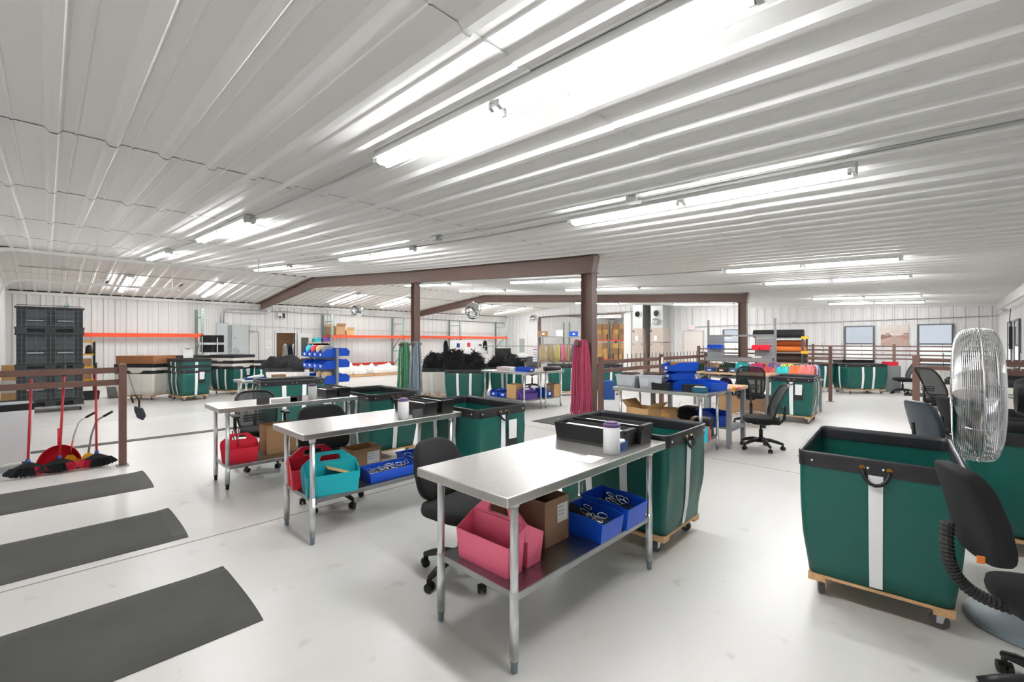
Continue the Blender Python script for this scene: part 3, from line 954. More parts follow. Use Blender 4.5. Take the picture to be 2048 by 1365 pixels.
def hank(label, loc, w, h, mcol, n=110, seed=0, depth=.12, flare=1.25, group='hanging yarn hanks', r=.006, lobes=2, name='yarn_hank', rz=0, peg=True):
    """a bundle of long strands hung over a peg (loc = top of the bundle)"""
    t = thing(name, label, 'yarn', loc, rz, group)
    rnd = random.Random(seed); b = B()
    for i in range(n):
        lobe = (i % lobes) - (lobes - 1) / 2
        cx = lobe * w / lobes * .86
        e = rnd.uniform(-1, 1)
        x0 = e * w / lobes * .46
        y0 = rnd.uniform(-.5, .5) * depth * math.sqrt(max(.05, 1 - e * e * .8))
        ln = h * rnd.uniform(.84, 1.0)
        ph = rnd.uniform(0, 6); am = rnd.uniform(.003, .014)
        top = -.05 * e * e - rnd.uniform(0, .03)
        pts = []
        for k in range(9):
            f = k / 8
            open_ = min(1, .72 + f * 1.4)
            sx = cx * (.8 + .25 * f) + x0 * open_ * (1 + (flare - 1) * f) + am * math.sin(ph + f * 11) * (f + .15) + (rnd.uniform(-.03, .03) if k == 8 else 0)
            sy = y0 * open_ * (1 + .4 * f) + am * math.cos(ph * 1.7 + f * 9) * (f + .15)
            pts.append((sx, sy, top - (ln + top) * f))
        b.tube(pts, [r] * 8 + [r * .5], 4)
    o = b.build('strands', mcol, t, smooth=True); o['kind'] = 'stuff'
    if peg:
        B().box(-.03, .03, -depth * .9, depth * .5 + .06, -.10, -.04).build('peg', M_BROWN, t)
    return t

def heap(name, label, cat, loc, rz, rx, ry, h, m, seed=0, group=None, flat=.5, nu=44, nv=14, rough=.35, fuzz=0):
    """a soft pile: a lumpy dome, with loose strands when fuzz is given"""
    b = B()
    def fn(u, v):
        a = 2 * PI * u
        rr = math.cos(v * PI / 2) ** flat
        k = 1 + rough * .35 * noise.noise(Vector((math.cos(a) * 1.7 + seed, math.sin(a) * 1.7, v * 1.5)))
        x, y = rx * rr * k * math.copysign(abs(math.cos(a)) ** .7, math.cos(a)), ry * rr * k * math.copysign(abs(math.sin(a)) ** .7, math.sin(a))
        q = Vector((x * 3.1 + seed * 3, y * 3.1, seed))
        z = h * math.sin(v * PI / 2) ** .8 * (1 + rough * 1.3 * noise.noise(q) + rough * .5 * noise.noise(q * 3.3) + rough * .2 * noise.noise(q * 9))
        return (x, y, max(0, z))
    b.grid(fn, nu, nv, True)
    if fuzz:
        rnd = random.Random(seed)
        for _ in range(fuzz):
            p = Vector(fn(rnd.random(), rnd.uniform(.05, .9)))
            d = Vector((rnd.uniform(-1, 1), rnd.uniform(-1, 1), rnd.uniform(-.2, .9))).normalized()
            L = rnd.uniform(.06, .16)
            b.tube([p - d * .03, p + d * L * .5 + Vector((0, 0, .02)), p + d * L], [.011, .010, .004], 4)
    o = b.build(name, m, None, smooth=True, loc=loc, rz=rz)
    return tag(o, label, cat, group)

def rail_fence(name, label, pts_posts, zt, rails, cat='railing', post_h=1.31, group='brown rail fences', hooks=0, pw=.075, hook_z=(), seed=0, rail_h=.07, hook_m=None):
    """posts at given (x,y); rails given as z centres"""
    o = Vector((pts_posts[0][0], pts_posts[0][1], 0))
    t = thing(name, label, cat, o, 0, group)
    for x, y in pts_posts:
        p = B(); p.box(-pw / 2, pw / 2, -pw / 2, pw / 2, 0, post_h)
        p.add([(-pw / 2, -pw / 2, post_h), (pw / 2, -pw / 2, post_h), (pw / 2, pw / 2, post_h), (-pw / 2, pw / 2, post_h), (-pw / 3, -pw / 3, post_h + .015), (pw / 3, -pw / 3, post_h + .015), (pw / 3, pw / 3, post_h + .015), (-pw / 3, pw / 3, post_h + .015)], [(0, 1, 5, 4), (1, 2, 6, 5), (2, 3, 7, 6), (3, 0, 4, 7), (4, 5, 6, 7)])
        po = p.build('post', M_BROWN_L, t, loc=(x - o.x, y - o.y, 0))
        B().box(-.09, .09, -.06, .06, 0, .008).build('foot_plate', M_GREYSTEEL, po)
    for (xa, ya), (xb, yb) in zip(pts_posts, pts_posts[1:]):
        d = Vector((xb - xa, yb - ya, 0)); L = d.length; d.normalize()
        for z in rails:
            a = Vector((xa, ya, z)) + d * pw / 2 - o; b = Vector((xb, yb, z)) - d * pw / 2 - o
            B().bar(a, b, .03, rail_h).build('rail', M_BROWN_L, t)
        if hooks:
            n = int(L / hooks)
            for z in hook_z:
                for k in range(n):
                    p = Vector((xa, ya, z)) + d * (k + .5) * L / n - o
                    B().bar(p - Vector((0, 0, .06)), p + Vector((0, 0, .10)), .009, .009).build('peg', hook_m or M_BLACKPL, t)
    return t
# ------------------------------------------------------------------ foreground
Q = PI / 2
steel_table('stainless work table nearest the camera, pink caddy on its shelf', (-1.79, 2.25, 0), Q, 1.60, .72, .885, .38, legx=.684, legy=.290)
steel_table('stainless work table with teal and red caddies on its shelf', (-3.85, 2.13, 0), Q, 1.56, .66, .885, .355, legx=.684, legy=.272)
steel_table('stainless work table with two red caddy tubs and a tall carton below', (-5.80, 2.03, 0), Q, 1.56, .60, .885, .25, legx=.684, legy=.242, feet=M_BLACKPL)

# rubber mats
def floor_mat(label, x0, x1, y0, y1, bul=.012, curl=.03, name='floor_mat', group='black floor mats'):
    b = B(); nx, ny = 10, 16
    w, l = x1 - x0, y1 - y0
    def P(u, v, top):
        e = (2 * u - 1)
        yy = v * (l + bul * (1 - abs(e) ** 2.2))
        z = .012 if top else 0
        k = max(0, (v - .93) / .07) * max(0, 1 - u * 3)
        if top: z -= .009 * (abs(e) ** 14) + .008 * max(0, (v - .97) / .03)
        return (w * u, yy, z + curl * k * .4)
    o = len(b.v)
    b.grid(lambda u, v: P(u, v, True), nx, ny); k = len(b.v)
    b.grid(lambda u, v: P(u, v, False), nx, ny)
    W = nx + 1
    bd = [i for i in range(W)] + [j * W + nx for j in range(1, ny + 1)] + [ny * W + i for i in range(nx - 1, -1, -1)] + [j * W for j in range(ny - 1, 0, -1)]
    for i in range(len(bd)):
        a, c = bd[i], bd[(i + 1) % len(bd)]
        b.f.append((a, c, k + c, k + a))
    m = b.build(name, M_MAT, None, smooth=False, loc=(x0, y0, 0.001))
    return tag(m, label, 'mat', group)
floor_mat('charcoal rubber mat nearest the camera at bottom left', -3.67, -2.81, -.75, .86)
floor_mat('charcoal rubber mat in the middle of the three on the left', -5.32, -4.44, -.78, .80)
floor_mat('charcoal rubber mat beside the brooms and brown railing', -7.08, -6.22, -.80, .81)

# bulk carts in front
cart('empty green bulk cart at the right front beside the silver fan', (-.325, 3.84, 0), Q + R(3.5), M_GREEN, 1.07, .755, .91, seed=3)
cart('green bulk cart behind the nearest steel table', (-1.965, 3.48, 0), 0, M_GREEN, 1.03, .74, .905, seed=5)
cart('green bulk cart with a hanging tag behind the second steel table', (-3.88, 3.34, 0), 0, M_GREEN, 1.04, .74, .905, seed=8, tag_side=(1, 0))
cart('green bulk cart behind the third steel table', (-5.83, 3.24, 0), 0, M_GREEN, 1.06, .74, .905, seed=11)
cart('long sided green bulk cart in front of the small far steel table', (-8.68, 3.08, 0), Q - R(6), M_GREEN, 1.05, .76, .905, seed=14)
cart('dark green bulk cart behind the silver fan', (.60, 5.32, 0), R(2), M_GREEN, 1.02, .76, .91, seed=17)

# ---- nearest table: shelf
caddy('pink plastic tool caddy on the shelf of the nearest table', (-1.80, 1.76, .38), R(2), M_PINK, .40, .29, .165)
carton('open kraft carton with a white label beside the pink caddy', (-1.83, 2.14, .38), 0, .28, .23, .27, M_CARD2, False, ('+x', .0, .10, .12, .23))
tag(B().cbox((0, 0, .15), (.006, .22, .30), Matrix.Rotation(.12, 3, 'Y')).build('cardboard_sheet', M_CARD, None, loc=(-2.02, 1.97, .381), rz=.1), 'upright brown cardboard flap leaning behind the pink caddy', 'cardboard')
bin_('blue parts bin with clips, nearer of two on the closest shelf', (-1.635, 2.42, .38), Q, .25, .33, .14, .12, M_BLUE, clips=14, seed=4, cards=False)
bin_('blue parts bin at the far end of the closest shelf', (-1.635, 2.70, .38), Q, .26, .36, .16, .14, M_BLUE, clips=12, seed=6, cards=False)
t = thing('cable_tie_bag', 'crumpled white tissue inside the pink caddy', 'tissue', (-1.80, 1.69, .39))
superell(.03, .025, .02, .8, .8, 10, 6, lambda p: (p[0] + .006 * math.sin(p[1] * 300), p[1], p[2] + .02)).build('tissue', M_PAPER, t)
t = thing('black_pouch', 'black folded pouch lying in the blue bin on the closest shelf', 'pouch', (-1.70, 2.36, .505), .3)
B().cbox((0, 0, .01), (.13, .10, .012), Matrix.Rotation(.35, 3, 'Y')).build('pouch', M_BLACKPL, t)
# ---- nearest table: top
canister('white wipes canister with purple lid on the nearest table', (-1.535, 2.50, .885), R(160), .053, .20)
black_bin('black parts bin nearer the canister on the closest table', (-1.83, 2.74, .885), R(2), .58, .17, .11)
black_bin('black parts bin at the far end of the closest table', (-1.80, 2.93, .885), R(1), .58, .17, .125)
t = thing('small_blue_box', 'small blue box of white foam beads beside the canister', 'box', (-1.56, 2.62, .885))
tray(.085, .10, .09, .105, .05, .004).build('box_shell', M_BLUEDK, t)
superell(.038, .046, .018, .6, .6, 14, 8, lambda p: (p[0] + .004 * math.sin(90 * p[1]), p[1] + .004 * math.sin(80 * p[0]), p[2] + .05)).build('foam_beads', M_WHITEPL, t)['kind'] = 'stuff'
tag(B().cbox((0, 0, .001), (.11, .17, .001)).build('paper_sheet', M_PAPER, None, loc=(-1.55, 2.28, .885), rz=.1), 'white paper sheet flat on the nearest table', 'paper')

# ---- second table
caddy('teal plastic tool caddy on the shelf of the second table', (-3.70, 1.64, .355), R(78), M_TEAL, .42, .28, .165)
caddy('red plastic tool caddy behind the teal one', (-4.0, 1.62, .355), R(82), M_RED, .40, .26, .165)
carton('taped brown carton with white label at the back of the second shelf', (-3.98, 2.06, .355), R(3), .22, .30, .25, M_CARD, False, ('+x', .0, .13, .10, .21))
bin_('long blue bin of clips at the front of the second shelf', (-3.70, 2.18, .355), Q, .46, .20, .11, .085, M_BLUE, clips=24, seed=9, cards=False)
bin_('blue parts bin at the far end of the second shelf', (-3.78, 2.55, .355), Q, .24, .36, .13, .09, M_BLUE, clips=10, seed=12, cards=False)
tag(B().cbox((0, 0, 0), (.25, .09, .008), Matrix.Rotation(R(22), 3, 'Y')).build('cardboard_sheet', M_CARD3, None, loc=(-3.62, 1.70, .52), rz=R(78)), 'tan cardboard piece sticking out of the teal caddy', 'cardboard')
t = thing('scissors', 'pale blue handled scissors standing in the red caddy', 'scissors', (-4.03, 1.46, .48), R(60))
for s in (-1, 1):
    B().tube([(.022 * s + .016 * math.cos(a * PI / 6), 0, .12 + .024 * math.sin(a * PI / 6)) for a in range(12)], .0045, 6, True).build('finger_loop', mat('pale_blue_plastic', '8cc7dd', .4), t, smooth=True)
    B().bar((.012 * s, .002 * s, .10), (-.008 * s, .002 * s, 0), .010, .003).build('blade', M_CHROME, t)
canister('wipes canister with purple label on the second table', (-3.60, 2.28, .885), R(200), .05, .19)
black_bin('black parts bin on the second table, nearer the canister', (-3.88, 2.60, .885), R(2), .54, .16, .11)
black_bin('black parts bin on the second table, beside the cart rim', (-3.86, 2.79, .885), R(1), .54, .16, .12)
t = thing('tape_card', 'dark grey square card standing on the second table edge', 'card', (-3.545, 2.40, .885), R(2))
B().box(-.003, .003, -.055, .055, 0, .075).build('card', M_TAPE, t)
# ---- third table
caddy('red plastic tool caddy on the shelf of the third table', (-5.80, 1.52, .25), R(80), M_RED, .36, .28, .15)
carton('tall open brown carton on the shelf of the third table', (-5.90, 1.97, .25), 0, .26, .34, .34, M_CARD, False)
bin_('blue bin on the shelf of the third table', (-5.86, 2.36, .25), Q, .26, .30, .15, .12, M_BLUE, clips=0, cards=False)
canister('white wipes canister with dark lid on the third table', (-5.64, 2.28, .885), R(230), .05, .185)
black_bin('black parts bin on the third table, nearer the canister', (-5.84, 2.50, .885), R(2), .48, .15, .10)
black_bin('black parts bin on the third table, beside the cart rim', (-5.84, 2.68, .885), R(1), .48, .15, .11)
for k, (y, h, m, lb) in enumerate(((1.70, .075, M_TAPE, 'dark grey card standing left of the white strip on third table'), (1.93, .045, M_PAPER, 'low white card strip standing on the third table'), (2.06, .065, M_TAPE, 'dark grey card standing right of the white strip on third table'))):
    t = thing('tape_card', lb, 'card', (-5.56, y, .885)); L = (.07, .15, .07)[k]
    B().box(-.003, .003, -L, L * .9, 0, h).build('card', m, t)
t = thing('tool_cup', 'assorted pens and scissors standing in the third table caddy', 'tools', (-5.82, 1.50, .40))
for k in range(5):
    B().cyl((.02 * (k - 2), .01 * (k % 2), 0), (.03 * (k - 2), .03 * (k % 3 - 1), .17 + .01 * k), .006, n=6).build('pen', [M_BLACKPL, M_PURPLE, M_WHITEPL, M_REDPAINT, M_CHROME][k], t)

# ---- chairs at the tables
chair('black padded chair with rounded back pushed to the nearest table', (-2.40, 1.98, 0), R(8), .47, 'round', back_h=.40, back_w=.44, back_z=.69, base_rot=.9)
chair('black padded chair with wide back pushed to the second table', (-4.36, 1.96, 0), R(2), .47, 'pad', back_h=.46, back_w=.52, back_z=.71, base_rot=.2)
chair('black mesh armchair pushed to the third table', (-6.32, 1.90, 0), R(-4), .47, 'mesh', arms=True, back_h=.50, back_w=.48, back_z=.68, base_rot=.5)
chair('black chair with ribbed neck in the right foreground', (.375, 2.98, 0), R(22), .485, 'pad', back_h=.40, back_w=.36, back_z=.845, bellows=True, base_rot=3.1, lean=.10, seat_d=.44)
tt = bpy.data.objects['office_chair.003']
B().box(-.365, -.340, -.15, -.144, .67, .70).build('orange_tag', mat('orange_tag', 'e07a2a', .6), tt)

# ---- pedestal fan
def fan(label, loc, rz, R_=.385, zc_=1.287):
    t = thing('pedestal_fan', label, 'fan', loc, rz)
    # local +x is the air direction; head centre is at x = hx
    hx = .235
    B().lathe([(.29, 0), (.30, .008), (.295, .03), (.26, .045), (.05, .06), (.035, .09)], 40).build('base_disc', mat('grey_fan_base', '8b979c', .4, .2), t, auto=True)
    B().cyl((0, 0, .07), (0, 0, .80), .028, n=16).build('pole', mat('grey_fan_pole', 'a3acb0', .35, .4), t, smooth=True)
    B().cyl((0, 0, .78), (0, 0, zc_ - .14), .018, n=14).build('upper_pole', M_CHROME, t, smooth=True)
    B().lathe([(.035, .74), (.04, .76), (.04, .83), (.03, .85)], 14).build('height_collar', M_CHROME, t, smooth=True)
    B().cyl((0, .03, .80), (0, .09, .80), .018, n=8).build('clamp_knob', M_BLACKPL, t)
    b = B(); b.box(-.045, .045, -.055, .055, zc_ - .20, zc_ - .10); b.build('tilt_bracket', M_BLACKPL, t, bevel=.01)
    m = B(); m.lathe([(.03, -.13), (.095, -.12), (.105, -.09), (.105, .06), (.09, .085), (.03, .09)], 24, (0, 0, zc_), 'x')
    mo = m.build('motor', M_BLACKPL, t, auto=True)
    q = B()
    q.grid(lambda u, v: (-.07 + .11 * u, -.1075 * math.cos(-.35 + .55 * v) , zc_ + .1075 * math.sin(-.35 + .55 * v)), 1, 4)
    q.build('motor_label', M_PAPER, mo)
    B().cyl((.08, 0, zc_), (hx + .03, 0, zc_), .012, n=10).build('shaft', M_CHROME, t)
    h = B(); h.lathe([(.02, -.03), (.055, -.025), (.055, .03), (.02, .035)], 18, (hx, 0, zc_), 'x'); h.build('hub', M_GALV, t, auto=True)
    for k in range(3):
        bl = B(); a0 = 2 * PI * k / 3 + .5
        def fb(u, v, a0=a0):
            rr = .05 + (R_ * .86 - .05) * v
            wd = (.35 + .55 * math.sin(PI * (.15 + .8 * v))) * .62
            a = a0 + (u - .5) * wd * 1.9
            return (hx + .07 * (u - .5) * (1 - .3 * v), rr * math.cos(a), zc_ + rr * math.sin(a))
        bl.grid(fb, 6, 6)
        o = bl.build('blade', mat('grey_fan_blade', 'aaa39a', .35, .5), t, smooth=True)
        so = o.modifiers.new('thick', 'SOLIDIFY'); so.thickness = .003
    xf_, xb_ = hx + .105, hx - .095
    def prof(f, xo):
        return .06 + (R_ - .06) * (1 - (1 - f) ** 1.7), hx + (xo - hx) * max(0, 1 - f ** 4) ** .6
    def guard(front):
        w = B(); xo = xf_ if front else xb_
        fs = [i / 26 for i in range(20)] + [.76, .80, .84, .875, .905, .93, .95, .967, .98, .99]
        for f in fs:
            rr, x = prof(f, xo)
            w.tube([(x, rr * math.cos(2 * PI * j / 44), zc_ + rr * math.sin(2 * PI * j / 44)) for j in range(44)], .0021, 4, True)
        for k in range(10):
            a = 2 * PI * k / 10 + .2
            w.tube([(prof(i / 12, xo)[1] - (.003 if front else -.003), prof(i / 12, xo)[0] * math.cos(a), zc_ + prof(i / 12, xo)[0] * math.sin(a)) for i in range(13)], .0028, 4)
        o = w.build('wire_guard', M_CHROME, t); o['kind'] = 'stuff'
        c = B(); c.lathe([(.001, xo), (.06, xo), (.06, xo + (.006 if front else -.006)), (.001, xo + (.006 if front else -.006))], 20, (0, 0, zc_), 'x'); c.build('guard_cap', M_CHROME, t)
    guard(True); guard(False)
    rg = B(); rg.tube([(hx, (R_ + .002) * math.cos(2 * PI * j / 64), zc_ + (R_ + .002) * math.sin(2 * PI * j / 64)) for j in range(64)], .0045, 6, True)
    rg.build('guard_band', M_GALV, t, smooth=True)
    B().tube([(0, .03, zc_ - .14), (.02, .07, .9), (-.02, .09, .5), (-.05, .12, .12), (-.10, .26, .03)], .005, 6).build('power_cord', M_BLACKPL, t, smooth=True)
    return t
fan('silver wire guard pedestal fan on a round grey base', (.365, 3.80, 0), R(182))

# ---- left railing with brooms
rail_fence('railing', 'brown two rail railing holding the brooms at left', [(-7.6, .67), (-7.6, YF + .05)], 0, [1.228, 1.075], post_h=1.30, rail_h=.072)
def broom(label, y, x=-7.70, lean=(0, 0), color=M_REDPAINT, zt=1.27, red_right=True, w=.40, tip=None):
    t = thing('broom', label, 'broom', (x, y, 0), 0, 'red handled brooms')
    B().cyl((0, 0, .17), (lean[0], lean[1], zt), .0125, n=10).build('handle', color, t, smooth=True)
    if tip: B().cyl((lean[0], lean[1], zt), (lean[0] * 1.05, lean[1] * 1.05, zt + .13), .016, n=10).build('grip', M_BLACKPL, t, smooth=True)
    B().lathe([(.02, .15), (.022, .19), (.017, .22)], 12).build('socket', M_BLUEDK, t, smooth=True)
    h = B(); h.prism([(-.14, .12), (.14, .12), (.05, .165), (.02, .18), (-.02, .18), (-.05, .165)], -.022, .022, 'x'); h.build('head', M_BLACKPL, t)
    rnd = random.Random(int(y * 100))
    for nm, a0, a1, mm in (('dark_bristles', 0, .68, mat('dark_bristles', '22282b', .8)), ('red_bristles', .68, 1.0, mat('red_bristles', 'cf2440', .7))):
        b = B()
        for k in range(int(420 * (a1 - a0))):
            f = a0 + (a1 - a0) * rnd.random()
            if not red_right: f = 1 - f
            yy = (f - .5) * .28; y2 = (f - .5) * w
            xx = rnd.uniform(-.02, .02)
            b.tube([(xx, yy, .125), (xx * 2 + rnd.uniform(-.01, .01), y2, .012 + .05 * (abs(f - .5) * 2) ** 3 + rnd.uniform(0, .012))], [.004, .003], 3)
        b.build(nm, mm, t)['kind'] = 'stuff'
    return t
broom('red handled broom leaning on the railing next to the white bin', -.16, -7.72, (.04, .03), zt=1.15)
broom('red handled broom standing in front of the red dustpan', .10, -7.70, (.04, .04), zt=1.18, tip=True)
broom('red handled broom with grey grip nearest the railing post', .43, -7.70, (.04, -.01), zt=1.20, red_right=False, tip=True)
# red dustpan with upright handle
t = thing('dustpan', 'red lobby dustpan with upright handle behind the middle broom', 'dustpan', (-7.86, .10, 0))
d = B()
n = 14
sec = [(.21 * math.cos(PI * i / n), .33 * math.sin(PI * i / n) ** .8) for i in range(n + 1)]
for q, x in ((1.0, .06), (.96, -.02), (.9, -.1)):
    d.v += [(x, a * q, max(.004, b * q)) for a, b in sec]
N = n + 1
for r_ in range(2):
    for i in range(n): d.f.append((r_ * N + i, r_ * N + i + 1, (r_ + 1) * N + i + 1, (r_ + 1) * N + i))
d.f.append(tuple(2 * N + i for i in range(N)))
po = d.build('pan', M_RED, t, smooth=True); so = po.modifiers.new('thick', 'SOLIDIFY'); so.thickness = .004
B().cyl((-.04, 0, .28), (-.02, 0, .52), .016, n=10).build('handle', M_RED, t, smooth=True)
# yellow floor squeegee brush with bent handles
def bent(name, label, y, m, x0=-7.72):
    t = thing(name, label, 'floor brush', (x0, y, 0), 0, 'yellow floor brushes')
    B().tube([(0, 0, .16), (.01, .03, .40), (.03, .07, .56), (.04, .10, .60), (.05, .16, .64)], .011, 8).build('bent_handle', m, t, smooth=True)
    B().tube([(.05, .14, .628), (.06, .23, .685)], .015, 8).build('grip', M_BLACKPL, t, smooth=True)
    h = B(); h.prism([(-.15, .02), (.15, .02), (.15, .07), (.06, .12), (.03, .17), (-.03, .17), (-.06, .12), (-.15, .07)], -.03, .03, 'x'); h.build('head', M_YELLOW, t, bevel=.004)
    B().box(-.02, .02, -.15, .15, 0, .02).build('blade', M_BLACKPL, t)
bent('floor_brush', 'yellow headed brush with silver bent handle by the railing', .20, M_CHROME, -7.92)
bent('floor_brush', 'yellow headed brush with dark grey bent handle by the railing', .36, M_GREYSTEEL, -7.85)
t = thing('hand_brush', 'dark hand brush set hanging on a cord from the railing post', 'brush', (-7.56, .80, 0))
B().tube([(0, -.09, 1.25), (0, -.04, 1.02), (0, 0, .86)], .003, 5).build('cord', M_BLACKPL, t)
B().tube([(0, -.03, .80), (0, -.05, .88), (0, -.01, .90), (0, .03, .84), (0, .03, .74)], .012, 6).build('handle', M_BLACKPL, t, smooth=True)
h = B(); h.prism([(-.02, .76), (.07, .72), (.10, .62), (.07, .56), (.01, .60), (-.02, .70)], -.03, .03, 'x'); h.build('pan', mat('slate_plastic', '2b343d', .5), t, bevel=.01)
# white trash bin with black liner
t = thing('waste_bin', 'large white waste bin with black liner at the left edge', 'bin', (-8.42, -.42, 0), R(4))
tray(.50, .50, .60, .58, .70, .012, .11).build('tub', mat('white_bin_plastic', 'dfe3e6', .45), t, bevel=.02)
tray(.585, .565, .62, .60, .10, .006, .73).build('liner', mat('black_bin_liner', '1d1d1f', .35, bump=.4, bscale=25), t)
for s in (-1, 1):
    B().box(-.25, .25, s * .22 - .02, s * .22 + .02, .08, .11).build('dolly_rail', M_BLACKPL, t)
for sx in (-1, 1):
    for sy in (-1, 1): caster(t, (sx * .2, sy * .22, 0), .030, wheel=M_RUBBER)
# ------------------------------------------------------------------ yarn on the columns, mirror balls
def yarn(name, c, v=.34): return mat(name, c, .85, var=v, scale=1.0, stretch=(90, 90, 2.2))
hank('thick green yarn hank hanging left on the far yarn column', (-9.32, 5.93, 1.58), .42, 1.36, yarn('green_yarn', '4a8560'), 150, 1, .16, 1.3, r=.0085)
hank('thick slate grey yarn hank hanging right on the far yarn column', (-8.86, 5.95, 1.60), .36, 1.34, yarn('slate_yarn', '828d97'), 130, 2, .16, 1.35, r=.0085)
hank('long pink yarn hank hanging on the nearer column', (-4.20, 5.93, 1.63), .34, 1.30, yarn('pink_yarn', 'b84a68'), 150, 3, .16, 1.2, r=.0085)

def mirror_ball(label, loc, r=.2):
    t = thing('mirror_ball', label, 'mirror ball', loc, 0, 'hanging mirror balls')
    b = B(); b.ball((0, 0, 0), r, 28, 18); b.build('ball', mat('mirror_tiles', 'e4e6e6', .06, 1.0), t)
    zt = zc(loc[0]) - loc[2] - .01
    B().cyl((0, 0, r - .005), (0, 0, zt), .004, n=5).build('hanging_wire', M_GREYSTEEL, t)
    B().lathe([(.03, r - .01), (.03, r + .02)], 10).build('cap', M_CHROME, t)
    return t
mirror_ball('mirror ball hanging between the two yarn columns', (-8.05, 7.0, 2.31))
mirror_ball('mirror ball hanging left of the far yarn column', (-13.0, 6.6, 2.53))
mirror_ball('small looking mirror ball hanging before the wide opening', (-12.55, 14.3, 2.52))

# ------------------------------------------------------------------ left zone: carts in front of the rack
steel_table('small steel table behind the long green cart', (-10.42, 3.45, 0), Q, 1.5, .64, .80, .25, legx=.66, legy=.26)
t = thing('blue_tray', 'low blue tray with papers on the small far steel table', 'tray', (-10.3, 3.0, .80)); tray(.26, .34, .28, .36, .05).build('tray_shell', M_BLUEDK, t); B().cbox((0, 0, .06), (.18, .26, .04), Matrix.Rotation(.15, 3, 'X')).build('papers', M_PAPER, t)
carton('small flat brown carton on the small far steel table', (-10.3, 3.45, .80), .1, .2, .22, .08, M_CARD2, False)
canister('wipes canister on the small far steel table', (-10.32, 4.05, .80), R(200), .05, .19)
GST = 'nested cart stacks by the orange rack'
W1c, W1z = (-15.95, 1.91), R(38.7)
cart('lower cream canvas cart under the brown cardboard sheet', (*W1c, 0), W1z, M_CANVAS, 1.16, .78, .80, .15, 21, fine=False, group=GST, stripe=True)
cart('upper cream canvas cart nested under the brown cardboard sheet', (*W1c, 0), W1z, M_CANVAS, 1.18, .80, .97, .62, 22, dolly=False, fine=False, group=GST, stripe=False)
carton('long brown flat carton lying on the cream canvas carts', (W1c[0], W1c[1], .98), W1z, 1.1, .72, .22, mat('warm_cardboard', 'a8714a', .85, var=.05), False, open_top=False)
cart('cream canvas cart behind the three nested green carts', (-16.5, 3.05, 0), R(20), M_CANVAS, 1.0, .75, .83, .15, 23, fine=False, group=GST)
cart('upper cream canvas cart rising behind the three nested green carts', (-16.5, 3.05, 0), R(20), M_CANVAS, 1.02, .77, 1.16, .83, 33, dolly=False, fine=False, group=GST, stripe=False)
G3 = (-15.02, 2.72)
cart('lowest of the three nested green carts with pocket tag', (*G3, 0), R(8), M_GREEN, 1.0, .70, .82, .14, 24, fine=False, group=GST, tag_side=(1, 0), short_stripes=1)
cart('middle of the three nested green carts', (*G3, 0), R(8), M_GREEN, 1.015, .715, .955, .68, 24, dolly=False, fine=False, group=GST)
cart('topmost of the three nested green carts', (*G3, 0), R(8), M_GREEN, 1.03, .73, 1.12, .83, 24, dolly=False, fine=False, group=GST)
G2 = (-15.75, 3.95)
cart('green cart with two stripes under two cream nested carts', (*G2, 0), R(25), M_GREEN, .95, .74, .84, .14, 26, fine=False, group=GST, tag_side=(1, 0), short_stripes=2)
cart('lower cream cart nested on the two striped green cart', (*G2, 0), R(25), M_CANVAS, .97, .76, 1.01, .70, 27, dolly=False, fine=False, group=GST, stripe=False)
cart('top cream cart nested on the two striped green cart', (*G2, 0), R(25), M_CANVAS, .98, .77, 1.18, .87, 28, dolly=False, fine=False, group=GST, stripe=False)
cart('green cart under a single cream cart before the breaker panels', (-15.35, 5.05, 0), R(42), M_GREEN, .80, 1.0, .84, .14, 29, fine=False, group=GST)
cart('single cream cart nested on the green cart before the breaker panels', (-15.35, 5.05, 0), R(42), M_CANVAS, .82, 1.02, 1.0, .7, 30, dolly=False, fine=False, group=GST, stripe=False)
cart('cream cart heaped with black fabric by the blue bin rack', (-13.35, 4.95, 0), R(45), M_CANVAS, 1.35, .85, .83, .15, 31, fine=False, group=GST)
M_BLKPILE = mat('black_fabric_pile', '1c1c1e', .9, bump=.6, bscale=26, var=.25, scale=9)
heap('fabric_pile', 'left black fabric heap on the cream cart near the blue bins', 'fabric', (-13.75, 4.7, .80), R(45), .55, .40, .34, M_BLKPILE, 1, 'black fabric heaps')
heap('fabric_pile', 'right black fabric heap on the cream cart near the blue bins', 'fabric', (-13.0, 5.2, .80), R(45), .58, .40, .28, M_BLKPILE, 4, 'black fabric heaps')
# clip frame on the stacks
t = thing('clipboard', 'white clipboard standing on the nested green carts', 'clipboard', (-15.35, 2.75, 1.13), R(10)); B().cbox((0, 0, .12), (.02, .24, .26), Matrix.Rotation(-.2, 3, 'Y')).build('board', M_PAPER, t); B().cbox((.0, 0, .255), (.03, .1, .03)).build('clip', M_GREYSTEEL, t)

